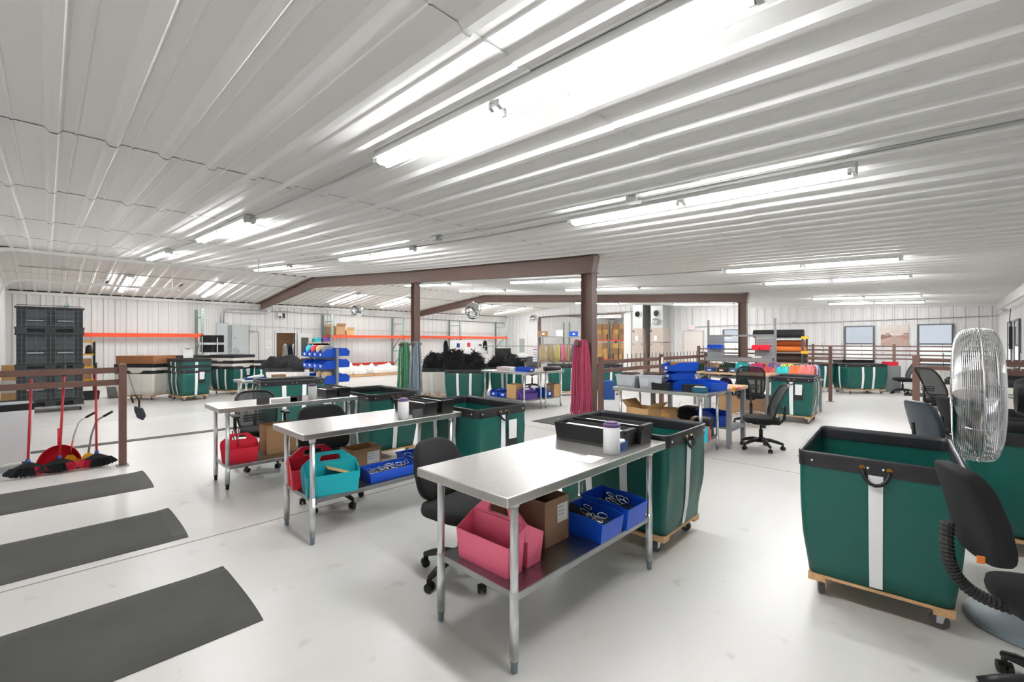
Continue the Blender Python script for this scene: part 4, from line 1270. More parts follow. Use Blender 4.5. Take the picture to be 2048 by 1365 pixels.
# ------------------------------------------------------------------ black bulk containers on a dolly
M_RIB = mat('crate_rib_plastic', '43474a', .35)
def bulk_box(label, z0, h, collapsed=False):
    t = thing('bulk_container', label, 'container', (-14.9, .05, z0), 0, 'stacked black bulk containers')
    W, D = 1.10, 1.0
    b = B(); b.box(-D / 2 + .03, D / 2 - .03, -W / 2 + .03, W / 2 - .03, .12, h); b.build('walls', M_BLACKTOTE, t)
    b = B(); b.box(-D / 2, D / 2, -W / 2, W / 2, .10, .14); b.build('deck', M_BLACKTOTE, t)
    B().box(-D / 2 + .12, D / 2 - .12, -W / 2 + .02, W / 2 - .02, .004, .10).build('fork_gap_shade', M_BLACKTOTE, t)  # dark core added so the fork openings look shaded instead of see-through
    for y in (-W / 2 + .1, 0, W / 2 - .1):
        B().box(-D / 2, D / 2, y - .09, y + .09, 0, .10).build('runner', M_BLACKTOTE, t)
    B().box(-D / 2, D / 2, -W / 2, W / 2, h - .035, h).build('rim', M_BLACKTOTE, t, bevel=.008)
    m2 = mat('dark_grey_plastic', '383b3d', .5)
    for y in (-.235, .235):
        p = B(); p.box(D / 2 - .035, D / 2 - .012, y - .15, y + .15, h * .55, h * .86); p.build('door_panel', m2, t)
        B().box(D / 2 - .015, D / 2 - .004, y - .13, y + .13, h * .46, h * .50).build('latch', mat('latch_grey', '83878a', .4), t)
        p = B(); p.box(D / 2 - .035, D / 2 - .015, y - .15, y + .15, .16, h * .42); p.build('lower_panel', m2, t)
    for k in range(15):
        y = -W / 2 + .035 + k * (W - .07) / 14
        if .08 < abs(y) < .39 and k % 2: continue
        B().box(D / 2 - .03, D / 2 - .005, y - .008, y + .008, .14, h - .035).build('vertical_rib', M_RIB, t)
    for k in range(int(h / .11)):
        z = .18 + k * .11
        B().box(D / 2 - .03, D / 2 - .008, -W / 2 + .03, W / 2 - .03, z - .006, z + .006).build('cross_rib', M_RIB, t)
    return t
bulk_box('lowest black bulk container on the steel dolly', .14, .80)
bulk_box('middle black bulk container of the tall stack', .94, .83)
bulk_box('topmost shorter black bulk container of the stack', 1.77, .59)
t = thing('container_dolly', 'low grey steel dolly under the black bulk containers', 'dolly', (-14.9, .05, 0))
B().box(-.5, .5, -.56, .56, .10, .14).build('deck', M_GREYSTEEL, t)
for sx in (-1, 1):
    for sy in (-1, 1): caster(t, (sx * .4, sy * .48, 0), .04, wheel=M_RUBBER)

# yellow shelf unit
t = thing('storage_shelf', 'narrow shelf unit with yellow shelves beside the containers', 'shelf', (-17.6, .62, 0))
for z in (.12, .50, .86, 1.22, 1.58):
    B().box(-.2, .2, -.33, .33, z - .02, z + .02).build('shelf_board', M_YELLOW, t)
for sx in (-1, 1):
    for sy in (-1, 1): B().box(sx * .18 - .02, sx * .18 + .02, sy * .31 - .02, sy * .31 + .02, 0, 1.58).build('upright', M_BLACKPL, t)
for k, (y, z, lb) in enumerate(((-.15, .88, 'left brown carton on the middle yellow shelf'), (.13, .88, 'right brown carton on the middle yellow shelf'), (-.15, .52, 'left brown carton on the lower yellow shelf'), (.13, .52, 'right brown carton on the lower yellow shelf'))):
    carton(lb, (-17.6, .62 + y, z + .001), 0, .3, .25, .22, M_CARD, False, open_top=False, group='cartons on the yellow shelf')
t = thing('blue_bin', 'blue open bin on the upper yellow shelf', 'bin', (-17.6, .50, 1.241)); tray(.3, .3, .32, .32, .14).build('tub', M_BLUEDK, t)
heap('black_bag', 'black bag on the upper yellow shelf', 'bag', (-17.58, .82, 1.241), 0, .1, .08, .24, M_BLACKPL, 3)
t = thing('storage_tote', 'grey lidded tote on the floor by the yellow shelf', 'tote', (-17.0, 1.35, 0)); tray(.42, .32, .46, .36, .30).build('tub', mat('mid_grey_plastic', '8b8f94', .5), t); B().box(-.24, .24, -.19, .19, .29, .32).build('lid', MATS['mid_grey_plastic'], t)
t = thing('storage_tote', 'black low tote on the floor before the yellow shelf', 'tote', (-16.9, .75, 0)); tray(.42, .46, .46, .5, .22).build('tub', M_BLACKPL, t)
t = thing('yellow_toolbox', 'yellow tool case on the floor by the cream carts', 'case', (-17.6, 1.85, 0)); B().box(-.2, .2, -.12, .12, 0, .3).build('case', M_YELLOW, t, bevel=.02); B().box(-.21, .21, -.13, .13, .12, .17).build('band', M_BLACKPL, t); B().tube([(-.08, 0, .3), (-.07, 0, .36), (.07, 0, .36), (.08, 0, .3)], .012, 6).build('handle', M_BLACKPL, t)
carton('upright tan carton standing left of the black containers', (-16.9, -.62, .62), 0, .4, .34, .38, M_CARD3, False, open_top=False)
carton('white carton under the tan carton left of the containers', (-16.9, -.62, .31), 0, .42, .36, .31, mat('white_card', 'dcd8d2', .8), False, open_top=False)
carton('bottom tan carton left of the black containers', (-16.9, -.62, 0), 0, .44, .36, .31, M_CARD3, False, open_top=False)

# overhead door and its tracks on the front wall
dr = thing('door_1', None, None, (-13.35, YF - .03, 0)); dr['kind'] = 'structure'
for k in range(5):
    B().box(-2.35, 2.35, -.02, .02, .55 * k + .004, .55 * (k + 1) - .004).build('door_section', M_TRIM, dr)
for k in range(4):
    B().box(-2.0 + k * 1.1, -1.3 + k * 1.1, .02, .026, 1.78, 2.08).build('door_pane', mat('daylit_pane', 'eef4fb', .1, emit='e8f2ff', estr=2.5), dr)
def door_track(label, x, y1, z):
    t = thing('door_track', label, 'door track', (x, 0, 0), 0, 'overhead door tracks')
    pts = [(0, -.80, .02), (0, -.80, z - .45)] + [(0, -.35 - .45 * math.cos(a), z - .45 + .45 * math.sin(a)) for a in [PI / 2 * k / 6 for k in range(1, 7)]] + [(0, y1, z)]
    m = B()
    for a, b in zip(pts, pts[1:]): m.bar(a, b, .025, .055, (0, -.7, .7))
    m.build('track', M_TRIM, t)
    for y in (.6, y1 - .2): B().box(-.012, .012, y - .012, y + .012, z, zc(x) - .005).build('hanger', M_GALV, t)
    return t
door_track('upper overhead door track running under the ridge', -10.8, 3.4, 3.08)
door_track('lower overhead door track ending before the left wall', -16.0, 2.7, 3.08)

# ------------------------------------------------------------------ pallet racking along the left wall
def rack_frame(t, y):
    for x, m in ((-19.2, M_RACKTEAL), (-20.15, M_RACKGRN)):
        u = B(); u.box(x - .035, x + .035, y - .04, y + .04, 0, 2.76); uo = u.build('upright', m, t)
        B().box(x - .06, x + .06, y - .07, y + .07, 0, .008).build('foot', M_GREYSTEEL, uo)
        if x > -19.5:
            s = B()
            for k in range(26): s.box(x + .0352, x + .036, y - .022, y - .008, .15 + k * .1, .19 + k * .1); s.box(x + .0352, x + .036, y + .008, y + .022, .15 + k * .1, .19 + k * .1)
            s.build('slots', mat('dark_slot', '39443f', .8), uo)['kind'] = 'stuff'
    for za in (.25, 1.1, 2.45):
        B().bar((-19.2, y, za), (-20.15, y, za), .03, .03).build('strut', M_RACKGRN, t)
    for za, zb in ((.28, 1.05), (1.15, 1.95)):
        B().bar((-20.15, y, za), (-19.2, y, zb), .03, .03).build('diagonal', M_RACKGRN, t)
def beam(t, ya, yb, x, z, m=M_ORANGE, h=.115):
    b = B(); b.box(x - .025, x + .025, ya + .045, yb - .045, z - h / 2, z + h / 2); bo = b.build('beam', m, t)
    B().box(x - .027, x + .001, ya + .05, yb - .05, z + h / 2 - .03, z + h / 2 + .002).build('step_lip', m, bo)
    for y in (ya, yb - .045): B().box(x + .012, x + .05, y - .005, y + .05, z - .16, z + h / 2 + .01).build('end_bracket', m, bo)
FR = [.42, 3.87, 8.6, 12.13, 15.75, 19.37]
rkA = thing('pallet_rack', 'single bay orange beam pallet rack behind the cream carts', 'pallet rack', (0, 0, 0), 0, 'orange pallet racks')
rkB = thing('pallet_rack', 'three bay orange beam pallet rack behind the yarn columns', 'pallet rack', (0, 0, 0), 0, 'orange pallet racks')
for k, y in enumerate(FR): rack_frame(rkA if k < 2 else rkB, y)
for a, b in [(0, 1), (2, 3), (3, 4), (4, 5)]:
    for x in (-19.15, -20.10): beam(rkA if b < 2 else rkB, FR[a], FR[b], x, 1.80)
beam(rkB, FR[2], FR[3], -20.05, .50, mat('red_rack_paint', 'd8382a', .5))
carton('large open carton on the orange beam near the white door', (-19.62, 8.95, 1.875), R(3), .9, .42, .36, M_CARD, True, angle=.7)
carton('small open carton beside the large one on the orange beam', (-19.62, 9.42, 1.875), 0, .9, .34, .2, M_CARD3, True, angle=.4)
# pallets with white sacks
def pallet(label, loc, rz, L=1.7, W=1.0):
    t = thing('pallet', label, 'pallet', loc, rz, 'wooden pallets')
    for k in range(7):
        y = -L / 2 + .05 + k * (L - .1) / 6
        B().box(-W / 2, W / 2, y - .045, y + .045, .10, .12).build('deck_board', M_WOOD, t)
    for x in (-W / 2 + .04, 0, W / 2 - .04):
        B().box(x - .03, x + .03, -L / 2, L / 2, .02, .10).build('stringer', M_WOOD, t)
    for y in (-L / 2 + .05, 0, L / 2 - .05): B().box(-W / 2, W / 2, y - .045, y + .045, 0, .02).build('bottom_board', M_WOOD, t)
pallet('wooden pallet of white sacks nearer the blue bins', (-19.25, 9.50, 0), 0)
pallet('wooden pallet of white sacks nearer the far column', (-19.25, 11.23, 0), 0)
M_SACK = mat('white_woven_sack', 'eceae6', .7, bump=.5, bscale=14)
for k, (y, x, ry, h, lb) in enumerate(((9.1, -19.3, .42, .42, 'big white sack at the left end of the pallets'), (9.75, -19.2, .4, .28, 'white sack second from the left on the pallets'), (10.25, -19.35, .36, .34, 'white sack in the middle left of the pallets'), (10.8, -19.2, .4, .26, 'flat white sack in the middle right of the pallets'), (11.35, -19.25, .4, .33, 'round white sack near the right end of the pallets'), (11.82, -19.2, .18, .22, 'small white sack at the right end of the pallets'))):
    heap('white_sack', lb, 'sack', (x, y, .121), 0, .38, ry, h, M_SACK, k * 3 + 1, 'white sacks on pallets', flat=.45, rough=.55)
heap('black_bag', 'small black bag tucked behind the white sacks', 'bag', (-19.6, 11.72, .121), 0, .14, .16, .36, M_BLACKPL, 9)

# breaker panels, doorway and things on the left wall
for y0, y1, z0, z1, lb in ((4.51, 4.90, 1.05, 2.30, 'left grey breaker panel on the left wall'), (5.02, 5.62, 1.05, 2.24, 'right wider grey breaker panel on the left wall')):
    t = thing('breaker_panel', lb, 'electrical panel', (XL + .034, y0, z0), 0, 'grey breaker panels')
    B().box(0, .12, 0, y1 - y0, 0, z1 - z0).build('cabinet', mat('grey_enamel', 'aeb3b3', .45), t, bevel=.006)
    B().box(.12, .128, .03, y1 - y0 - .03, .04, z1 - z0 - .04).build('door', mat('grey_enamel_door', 'b6bbbb', .45), t)
    B().box(.128, .14, .08, .12, (z1 - z0) * .55, (z1 - z0) * .55 + .03).build('latch', M_BLACKPL, t)
pipe('wall_conduit', 'square bent conduit right of the breaker panels', 'conduit', [(-20.2, 5.66, 2.0), (-20.2, 5.95, 2.0), (-20.2, 6.0, 1.95), (-20.2, 6.0, .6)], .022)
t = thing('notice_sheet', 'white list of notices on the left wall by the doorway', 'notice', (XL + .036, 6.28, 1.3)); B().box(0, .004, 0, .22, 0, .3).build('sheet', M_PAPER, t)
for k in range(4): B().box(.004, .005, .02, .2, .05 + .06 * k, .062 + .06 * k).build('text_line', M_GREYSTEEL, t)
t = thing('meter_box', 'small grey meter box high on the left wall', 'junction box', (XL + .036, 6.72, 2.55)); B().box(0, .1, 0, .32, 0, .24).build('box', M_TRIM, t); B().box(.1, .104, .18, .28, .02, .22).build('louvre', M_BLACKPL, t); B().box(.1, .104, .03, .13, .02, .1).build('louvre', M_BLACKPL, t)
d2 = thing('door_2', None, None, (XL, 6.69, 0)); d2['kind'] = 'structure'
for y in (-.05, .77): B().box(-.14, .06, y, y + .05, 0, 1.99).build('jamb', M_TRIM, d2)
B().box(-.14, .06, 0, .77, 1.95, 1.99).build('head_jamb', M_TRIM, d2)
d3 = thing('door_3', None, None, (XL + .08, 7.53, 0)); d3['kind'] = 'structure'
lf = B(); ringp = [(0, .02), (.62, .02), (.62, 1.94), (0, 1.94)]; ringi = [(.14, .95), (.46, .95), (.46, 1.75), (.14, 1.75)]
for x in (0, .045):
    lf.v += [(x, a, b) for a, b in ringp] + [(x, a, b) for a, b in ringi]
for k in (0, 8):
    for i in range(4): j = (i + 1) % 4; lf.f.append((k + i, k + j, k + 4 + j, k + 4 + i))
for i in range(4):
    j = (i + 1) % 4; lf.f.append((i, j, 8 + j, 8 + i)); lf.f.append((4 + i, 4 + j, 12 + j, 12 + i))
lf.build('door_leaf', M_TRIM, d3)
B().box(.018, .026, .14, .46, .95, 1.75).build('door_glass', mat('dark_glass', '59625f', .08, spec=.8), d3)
B().cyl((.045, .56, .95), (.09, .56, .95), .02, n=10).build('door_handle', M_CHROME, d3)
# passage behind the doorway with coats
pw = struct(B().box(-23.4, -23.3, 5.4, 9.2, 0, 2.5).build('wall_passage', mat('passage_brown', '8a6a52', .8)))
struct(B().box(-23.4, XL - .14, 9.1, 9.2, 0, 2.5).build('wall_passage_side', M_WALL)); struct(B().box(-23.4, XL - .14, 5.4, 5.5, 0, 2.5).build('wall_passage_end', M_WALL))
struct(B().box(-23.4, XL - .14, 5.4, 9.2, 2.5, 2.6).build('ceiling_passage', M_WALL)); struct(B().box(-23.4, XL - .12, 5.4, 9.2, -.1, 0).build('floor_passage', M_FLOOR))
t = thing('ceiling_light', 'added unseen round light brightening the passage beyond the left doorway', 'ceiling light', (-21.6, 7.4, 2.5)); B().lathe([(.12, -.05), (.14, -.03), (.14, 0)], 16).build('lit_disc', mat('added_passage_glow', 'ffffff', .3, emit='fff6e8', estr=70), t)  # unseen lamp added to brighten the passage and coats
t = thing('wall_cabinet', 'brown cabinet seen through the left doorway', 'cabinet', (-21.9, 6.95, 0)); B().box(-.25, .25, -.3, .18, 0, 1.55).build('carcass', mat('brown_cabinet', '7a5442', .6), t); B().box(.25, .262, -.28, .16, .05, 1.5).build('door', mat('brown_cabinet_door', '84604d', .6), t)
for k, (y, c, lb) in enumerate(((7.40, 'f3f1f4', 'white coat hanging beyond the left doorway'), (7.60, '34424f', 'dark coat hanging beyond the left doorway'), (7.80, 'e4edf8', 'pale blue coat hanging beyond the left doorway'))):
    t = thing('coat', lb, 'coat', (-21.3, y, .35), 0, 'hanging coats')
    superell(.14, .11, .55, .5, .6, 16, 10, lambda p: (p[0], p[1] * (1 - .4 * max(0, p[2] / .55)) + .01 * math.sin(p[2] * 9), p[2] + .58)).build('coat_body', mat('coat_' + c, c, .8), t, smooth=True)
    B().tube([(0, -.1, 1.08), (0, 0, 1.16), (0, .1, 1.08)], .006, 6).build('hanger', M_BLACKPL, t)
    B().cyl((0, 0, 1.15), (0, 0, 1.25), .004, n=5).build('hook', M_BLACKPL, t)
tag(B().cyl((-21.3, 7.2, 1.60), (-21.3, 9.1, 1.60), .014, n=8).build('coat_rail', M_CHROME), 'chrome coat rail beyond the left doorway', 'rail')
# white pedestal fan and speaker shelf by the panels
t = thing('drum_fan', 'white round floor fan standing before the breaker panels', 'fan', (-16.6, 4.4, 0), R(-20))
for rr in (.38, .30, .22, .14, .07): B().tube([(.05 * (1 - rr), rr * math.cos(2 * PI * j / 28), 1.08 + rr * math.sin(2 * PI * j / 28)) for j in range(28)], .006, 5, True).build('guard_ring', M_WHITEPL, t)
for k in range(3): B().bar((0, 0, 1.08), (0, .33 * math.cos(2 * PI * k / 3), 1.08 + .33 * math.sin(2 * PI * k / 3)), .01, .15, (0, 0, 1)).build('blade', M_GREYPL, t)
B().cyl((-.02, 0, .05), (-.02, 0, 1.05), .025, n=10).build('pole', M_WHITEPL, t); B().lathe([(.25, 0), (.25, .03), (.03, .05)], 20).build('base', M_WHITEPL, t)
t = thing('wire_shelf', 'chrome wire shelf with black speakers by the rack', 'shelf', (-18.2, 3.95, 0))
for z in (.2, .75, 1.22, 1.55): B().box(-.22, .22, -.35, .35, z - .012, z).build('shelf_board', M_CHROME, t)
for sx in (-1, 1):
    for sy in (-1, 1): B().cyl((sx * .2, sy * .33, 0), (sx * .2, sy * .33, 1.75), .012, n=8).build('post', M_CHROME, t)
for k, (y, z, lb) in enumerate(((-.17, 1.22, 'black speaker left on the lower wire shelf'), (.17, 1.22, 'black speaker right on the lower wire shelf'), (-.17, 1.55, 'black speaker left on the top wire shelf'), (.17, 1.55, 'black speaker right on the top wire shelf'))):
    t = thing('speaker', lb, 'speaker', (-18.2, 3.95 + y, z + .001), 0, 'black speakers'); B().box(-.14, .14, -.15, .15, 0, .25).build('cabinet', M_BLACKPL, t, bevel=.01); B().box(.14, .146, -.13, .13, .02, .23).build('grille', M_BLACKFAB, t)
t = thing('microphone_stand', 'white pole stand by the breaker panels', 'stand', (-17.3, 3.9, 0)); B().cyl((0, 0, .02), (0, 0, 1.72), .014, n=8).build('pole', M_WHITEPL, t); B().lathe([(.16, 0), (.16, .02)], 16).build('base', M_BLACKPL, t); B().box(-.05, .05, -.015, .015, 1.70, 1.74).build('head', M_BLACKPL, t)

# shelf of small black bins behind the blue rack
t = thing('bin_shelf', 'shelf with rows of black bins by the white door leaf', 'shelf', (-19.0, 7.95, 0))
for z in (.2, .55, .9, 1.12, 1.34, 1.56): B().box(-.25, .25, -.35, .40, z - .02, z).build('shelf_board', M_WOODTOP, t)
for sy in (-.36, .41):
    for sx in (-1, 1): B().box(sx * .24 - .015, sx * .24 + .015, sy - .015, sy + .015, 0, 1.58).build('upright', M_GREYSTEEL, t)
for k, z in enumerate((.9, 1.12, 1.34)):
    for j, y in enumerate((-.22, .03, .28)):
        bin_('black bin %s on the %s shelf by the white door leaf' % (['at left', 'in the middle', 'at right'][j], ['lower', 'middle', 'upper'][k]), (-19.0, 7.95 + y, z + .001), Q, .21, .40, .15, .08, M_BLACKPL, group='small black shelf bins')
caddy('teal caddy on top of the black bin shelf', (-19.0, 7.85, 1.561), Q, M_TEAL, .3, .26, .1)
caddy('purple caddy on top of the black bin shelf', (-19.0, 8.22, 1.561), Q, M_PURPLE, .3, .26, .11)

# double sided blue bin rack
BRX, BRY = -10.7, 4.92
t = thing('bin_rack', 'grey louvred stand holding the blue bins', 'rack', (BRX, BRY, 0))
for x in (0, -1.3):
    B().box(x - .03, x + .03, -.025, .025, 0.03, 1.42).build('upright', M_GREYSTEEL, t); B().box(x - .03, x + .03, -.35, .35, 0, .03).build('foot', M_GREYSTEEL, t)
for z in (.55, .85, 1.15):
    B().box(-1.3, 0, -.008, .008, z - .12, z + .12).build('louvre_panel', M_GREYSTEEL, t)
M_CLOTHS = [mat('cyan_cloth', '39b8d0', .85), mat('red_cloth', 'd8464a', .85), mat('tan_cloth', 'cdb489', .85), mat('grey_cloth', '8f8f93', .85)]
RN = ['lowest', 'third', 'second', 'top']
for r_, z in enumerate((.28, .56, .92, 1.20)):
    for k in range(4):
        x = BRX - .17 - .32 * k
        bb = bin_('blue bin %s from the post, %s row, near side of the stand' % (['first', 'second', 'third', 'fourth'][k], RN[r_]), (x, BRY - .175, z), 0, .29, .32, .20, .12, M_BLUE, group='blue bins on the louvred stand')
        if r_ == 3 or (r_ == 1 and k < 2):
            superell(.12, .12, .13, .7, .7, 14, 8, lambda p: (p[0] + .015 * math.sin(p[2] * 60), p[1], p[2] + .17)).build('folded_cloth', M_CLOTHS[(3 - k) % 4 if r_ == 3 else 2], bb, smooth=True)
    bin_('blue bin nearest the post, %s row, far side of the stand' % RN[r_], (BRX - .16, BRY + .175, z + (.03 if r_ else 0)), PI, .29, .32, .20, .12, M_BLUE, group='blue bins on the far side of the stand')

# ------------------------------------------------------------------ centre zone
cart('cream canvas cart below the black pile right of the grey yarn', (-10.35, 7.75, 0), R(44), M_CANVAS, .95, .75, .83, .13, 41, fine=False, group='carts around the black yarn piles')
cart('green cart below the black pile, left of the steel table pair', (-9.05, 7.62, 0), R(42), M_GREEN, 1.0, .72, .86, .14, 42, fine=False, group='carts around the black yarn piles')
cart('dark green cart behind the left end of the steel table pair', (-9.0, 9.15, 0), R(44), M_GREEN, 1.0, .75, .86, .14, 43, fine=False, group='carts around the black yarn piles')
cart('black rimmed green cart in the row behind the black piles', (-10.55, 9.2, 0), R(44), M_GREEN, 1.0, .75, .86, .14, 44, fine=False, group='carts around the black yarn piles')
M_WOOL = mat('black_wool', '141416', .95, bump=.9, bscale=60, var=.3, scale=20)
heap('yarn_pile', 'black yarn pile on the cream cart', 'yarn', (-10.35, 7.75, .80), R(44), .46, .36, .34, M_WOOL, 2, 'black yarn piles', rough=.5, fuzz=420)
heap('yarn_pile', 'tall black yarn pile on the green cart', 'yarn', (-9.25, 7.75, .83), R(42), .52, .36, .40, M_WOOL, 5, 'black yarn piles', rough=.6, fuzz=520)
heap('yarn_pile', 'low black yarn pile toward the desk area', 'yarn', (-9.05, 9.1, .83), R(44), .50, .36, .28, M_WOOL, 8, 'black yarn piles', rough=.5, fuzz=420)
heap('yarn_pile', 'white yarn pile behind the black ones', 'yarn', (-10.55, 9.2, .84), R(44), .50, .36, .46, mat('white_wool', 'eeece8', .95, bump=.6, bscale=60), 11, 'black yarn piles', fuzz=200)
steel_table('front steel table of the pair with purple caddy below', (-7.52, 7.79, 0), 0, 1.46, .70, .885, .25, legx=.65, legy=.29)
steel_table('rear steel table of the pair with black roll on top', (-7.48, 8.50, 0), 0, 1.46, .66, .885, .25, legx=.65, legy=.29)
carton('tan carton on the shelf of the front paired table', (-7.35, 7.72, .25), R(2), .30, .30, .33, M_CARD3, False)
caddy('purple plastic caddy on the shelf of the paired tables', (-7.02, 7.76, .25), R(70), M_PURPLE, .42, .30, .14)
bin_('blue bin left end on the shelf of the paired tables', (-7.95, 7.75, .25), 0, .30, .36, .17, .11, M_BLUE, clips=6, seed=22)
bin_('blue bin second from left on the shelf of the paired tables', (-7.63, 7.75, .25), 0, .28, .36, .17, .11, M_BLUE, clips=6, seed=23)
bin_('blue bin behind the purple caddy on the paired tables', (-7.05, 8.42, .25), Q, .28, .34, .2, .14, M_BLUE)
carton('open tan carton with white label at the right of the paired tables', (-6.98, 8.66, .25), R(2), .30, .28, .30, M_CARD3, False, ('-y', -.13, .02, .14, .26))
t = thing('paper_stack', 'stack of pinkish sheets on the front paired table', 'paper', (-7.72, 7.80, .885), R(3)); B().box(-.20, .20, -.15, .15, 0, .085).build('sheets', mat('pinkish_paper', 'd8c8c8', .8), t); B().box(.20, .34, -.14, .14, 0, .08).build('white_sheets', M_PAPER, t)
bin_('blue open box with white label on the front paired table', (-7.10, 7.78, .885), R(88), .24, .42, .10, .08, M_BLUE)
tag(B().cyl((-6.95, 8.3, .935), (-6.85, 8.78, .935), .05, n=14).build('fabric_roll', M_BLACKPL, smooth=True), 'short black roll on the rear paired table', 'roll')
floor_mat('dark floor mat near the foot of the pink yarn column', -5.95, -5.35, 6.7, 7.9, group='far floor mats')

# green cart and yarn rack
cart('green cart in front of the hanging tan yarn', (-8.20, 10.75, 0), R(44), M_GREEN, 1.0, .75, .90, .14, 46, fine=False, group='carts around the yarn rack')
cart('dark green cart right of the hanging tan yarn', (-7.45, 11.65, 0), R(44), M_GREEN, 1.0, .75, .90, .14, 47, fine=False, group='carts around the yarn rack')
YR = thing('yarn_rack', 'dark steel rack carrying the tan and pink yarn', 'rack', (-8.68, 11.24, 0), R(44))
for x in (-.75, .75):
    B().box(x - .02, x + .02, -.02, .02, 0, 1.75).build('post', M_GREYSTEEL, YR); B().box(x - .03, x + .03, -.3, .3, 0, .03).build('foot', M_GREYSTEEL, YR)
B().box(-.75, .75, -.015, .015, 1.47, 1.50).build('hanging_bar', M_GREYSTEEL, YR)
B().box(-.78, .78, -.16, .16, 1.72, 1.745).build('top_shelf', M_GREYSTEEL, YR)
yl = [(-.62, .20, 'c9b48f', 'first tan'), (-.36, .24, 'c3ae84', 'second tan'), (-.14, .12, 'd8cf7a', 'pale yellow'), (.03, .16, 'd88398', 'dusty pink'), (.20, .12, 'b99a77', 'brownish tan'), (.38, .20, '6f8596', 'slate blue'), (.60, .16, '74889b', 'grey blue')]
for k, (x, w, c, nm) in enumerate(yl):
    p = Matrix.Rotation(R(44), 4, 'Z') @ Vector((x, 0, 1.51))
    hank('%s yarn hank hanging on the dark yarn rack' % nm, (-8.68 + p.x, 11.24 + p.y, p.z), w, .60, yarn('rackyarn' + c, c), 60, 60 + k, .16, 1.05, 'hanks on the yarn rack', .011, 1, rz=R(44), peg=False)
def on_rack(x, z):
    p = Matrix.Rotation(R(44), 4, 'Z') @ Vector((x, 0, z)); return (-8.68 + p.x, 11.24 + p.y, z)
for k, (x, w, h, m, lb) in enumerate(((-.6, .3, .16, M_CARD, 'small carton on top of the yarn rack'), (-.1, .22, .2, M_WHITEPL, 'white box on top of the yarn rack'), (.35, .26, .15, M_BLUE, 'blue box on top of the yarn rack'))):
    t = thing('rack_box', lb, 'box', on_rack(x, 1.746), R(44)); tray(w * .95, .22, w, .24, h).build('box_shell', m, t); B().box(-.04, .04, -.122, -.12, h * .3, h * .7).build('label', M_PAPER, t)
t = thing('product_list', 'white striped list sheet hanging beside the tan yarn', 'notice', on_rack(-.85, .95), R(44)); B().box(-.07, .07, -.004, 0, 0, .52).build('sheet', M_PAPER, t)
for k in range(6): B().box(-.06, .06, -.006, -.004, .05 + .08 * k, .07 + .08 * k).build('text_line', [M_GREYSTEEL, M_PURPLE, M_RED][k % 3], t)

# packing desk area
t = thing('packing_desk', 'long grey packing desk behind the black yarn piles', 'desk', (-10.9, 11.6, 0), R(44))
B().box(-1.3, 1.3, -.38, .38, .88, .92).build('desk_top', mat('grey_laminate', 'c9c8c6', .5), t)
for x in (-1.25, 1.25):
    for y in (-.33, .33): B().box(x - .025, x + .025, y - .025, y + .025, 0, .88).build('leg', M_GREYSTEEL, t)
B().box(-1.25, 1.25, .30, .36, 1.40, 1.43).build('over_shelf', M_GREYSTEEL, t)
for x in (-1.22, 1.22): B().box(x - .02, x + .02, .30, .34, .92, 1.40).build('shelf_post', M_GREYSTEEL, t)
def at_desk(x, y, z):
    p = Matrix.Rotation(R(44), 4, 'Z') @ Vector((x, y, 0)); return (-10.9 + p.x, 11.6 + p.y, z)
t = thing('label_printer', 'white printer on the packing desk', 'printer', at_desk(.1, 0, .921), R(44)); B().box(-.25, .25, -.2, .2, 0, .2).build('body', M_WHITEPL, t, bevel=.02); B().box(-.2, .2, -.205, -.2, .03, .1).build('paper_slot', M_BLACKPL, t)
t = thing('monitor', 'black monitor on the packing desk', 'monitor', at_desk(-.55, .1, .921), R(44)); B().box(-.28, .28, -.02, .01, .1, .42).build('screen', M_BLACKPL, t); B().box(-.03, .03, -.0, .03, 0, .2).build('stand', M_BLACKPL, t); B().box(-.1, .1, -.08, .08, 0, .012).build('base', M_BLACKPL, t)
t = thing('document_tray', 'grey document trays on the packing desk', 'tray', at_desk(.75, 0, .921), R(44))
for k in range(3): tray(.3, .24, .32, .26, .05, z=.07 * k).build('tray_level', M_GREYPL, t)
carton('red and white carton on the packing desk corner', at_desk(1.12, -.15, .921), R(44), .26, .3, .2, mat('pink_white_card', 'eccfcb', .7), True, angle=.4)
chair('black chair at the packing desk behind the yarn piles', at_desk(.45, -.75, 0), R(130), .52, 'mesh', back_h=.45, back_z=.85, base_rot=.4, group='far office chairs')
# peg board with papers and hanging black yarn
t = thing('peg_board', 'white board with papers and tools by the left rack', 'board', (-17.9, 15.1, 0), R(44))
B().box(-.85, .85, -.02, .02, .75, 1.65).build('panel', M_WHITEPL, t)
for x in (-.8, .8): B().box(x - .02, x + .02, -.02, .02, 0, .75).build('leg', M_GREYSTEEL, t)
rnd = random.Random(5)
for k in range(12):
    x, z = -.7 + .28 * (k % 6) + rnd.uniform(-.03, .03), 1.0 + .36 * (k // 6) + rnd.uniform(-.05, .05)
    B().box(x - .08, x + .08, -.026, -.02, z - .11, z + .11).build('pinned_sheet', [M_PAPER, M_RED, M_PAPER, M_GREYPL, mat('green_sheet', '3f8a5c', .7), M_CARD3, M_PAPER, M_BLUEDK, M_PAPER, M_RED, M_PAPER, M_TAPE][k], t)
for k, (px_, lb) in enumerate(((-1.05, 'black yarn hank left of the white board'), (.98, 'black yarn hank right of the white board'))):
    p = Matrix.Rotation(R(44), 4, 'Z') @ Vector((px_, -.1, 0))
    hank(lb, (-17.9 + p.x, 15.1 + p.y, 1.62), .22, .85, M_WOOL, 50, 80 + k, .14, 1.1, 'black hanks by the board', .014, 1, rz=R(44), peg=False)
    tag(B().box(-.02, .02, -.02, .02, 0, 1.64).build('hank_stand', M_GREYSTEEL, None, loc=(-17.9 + p.x, 15.1 + p.y, 0)), 'grey post holding the ' + lb, 'post')

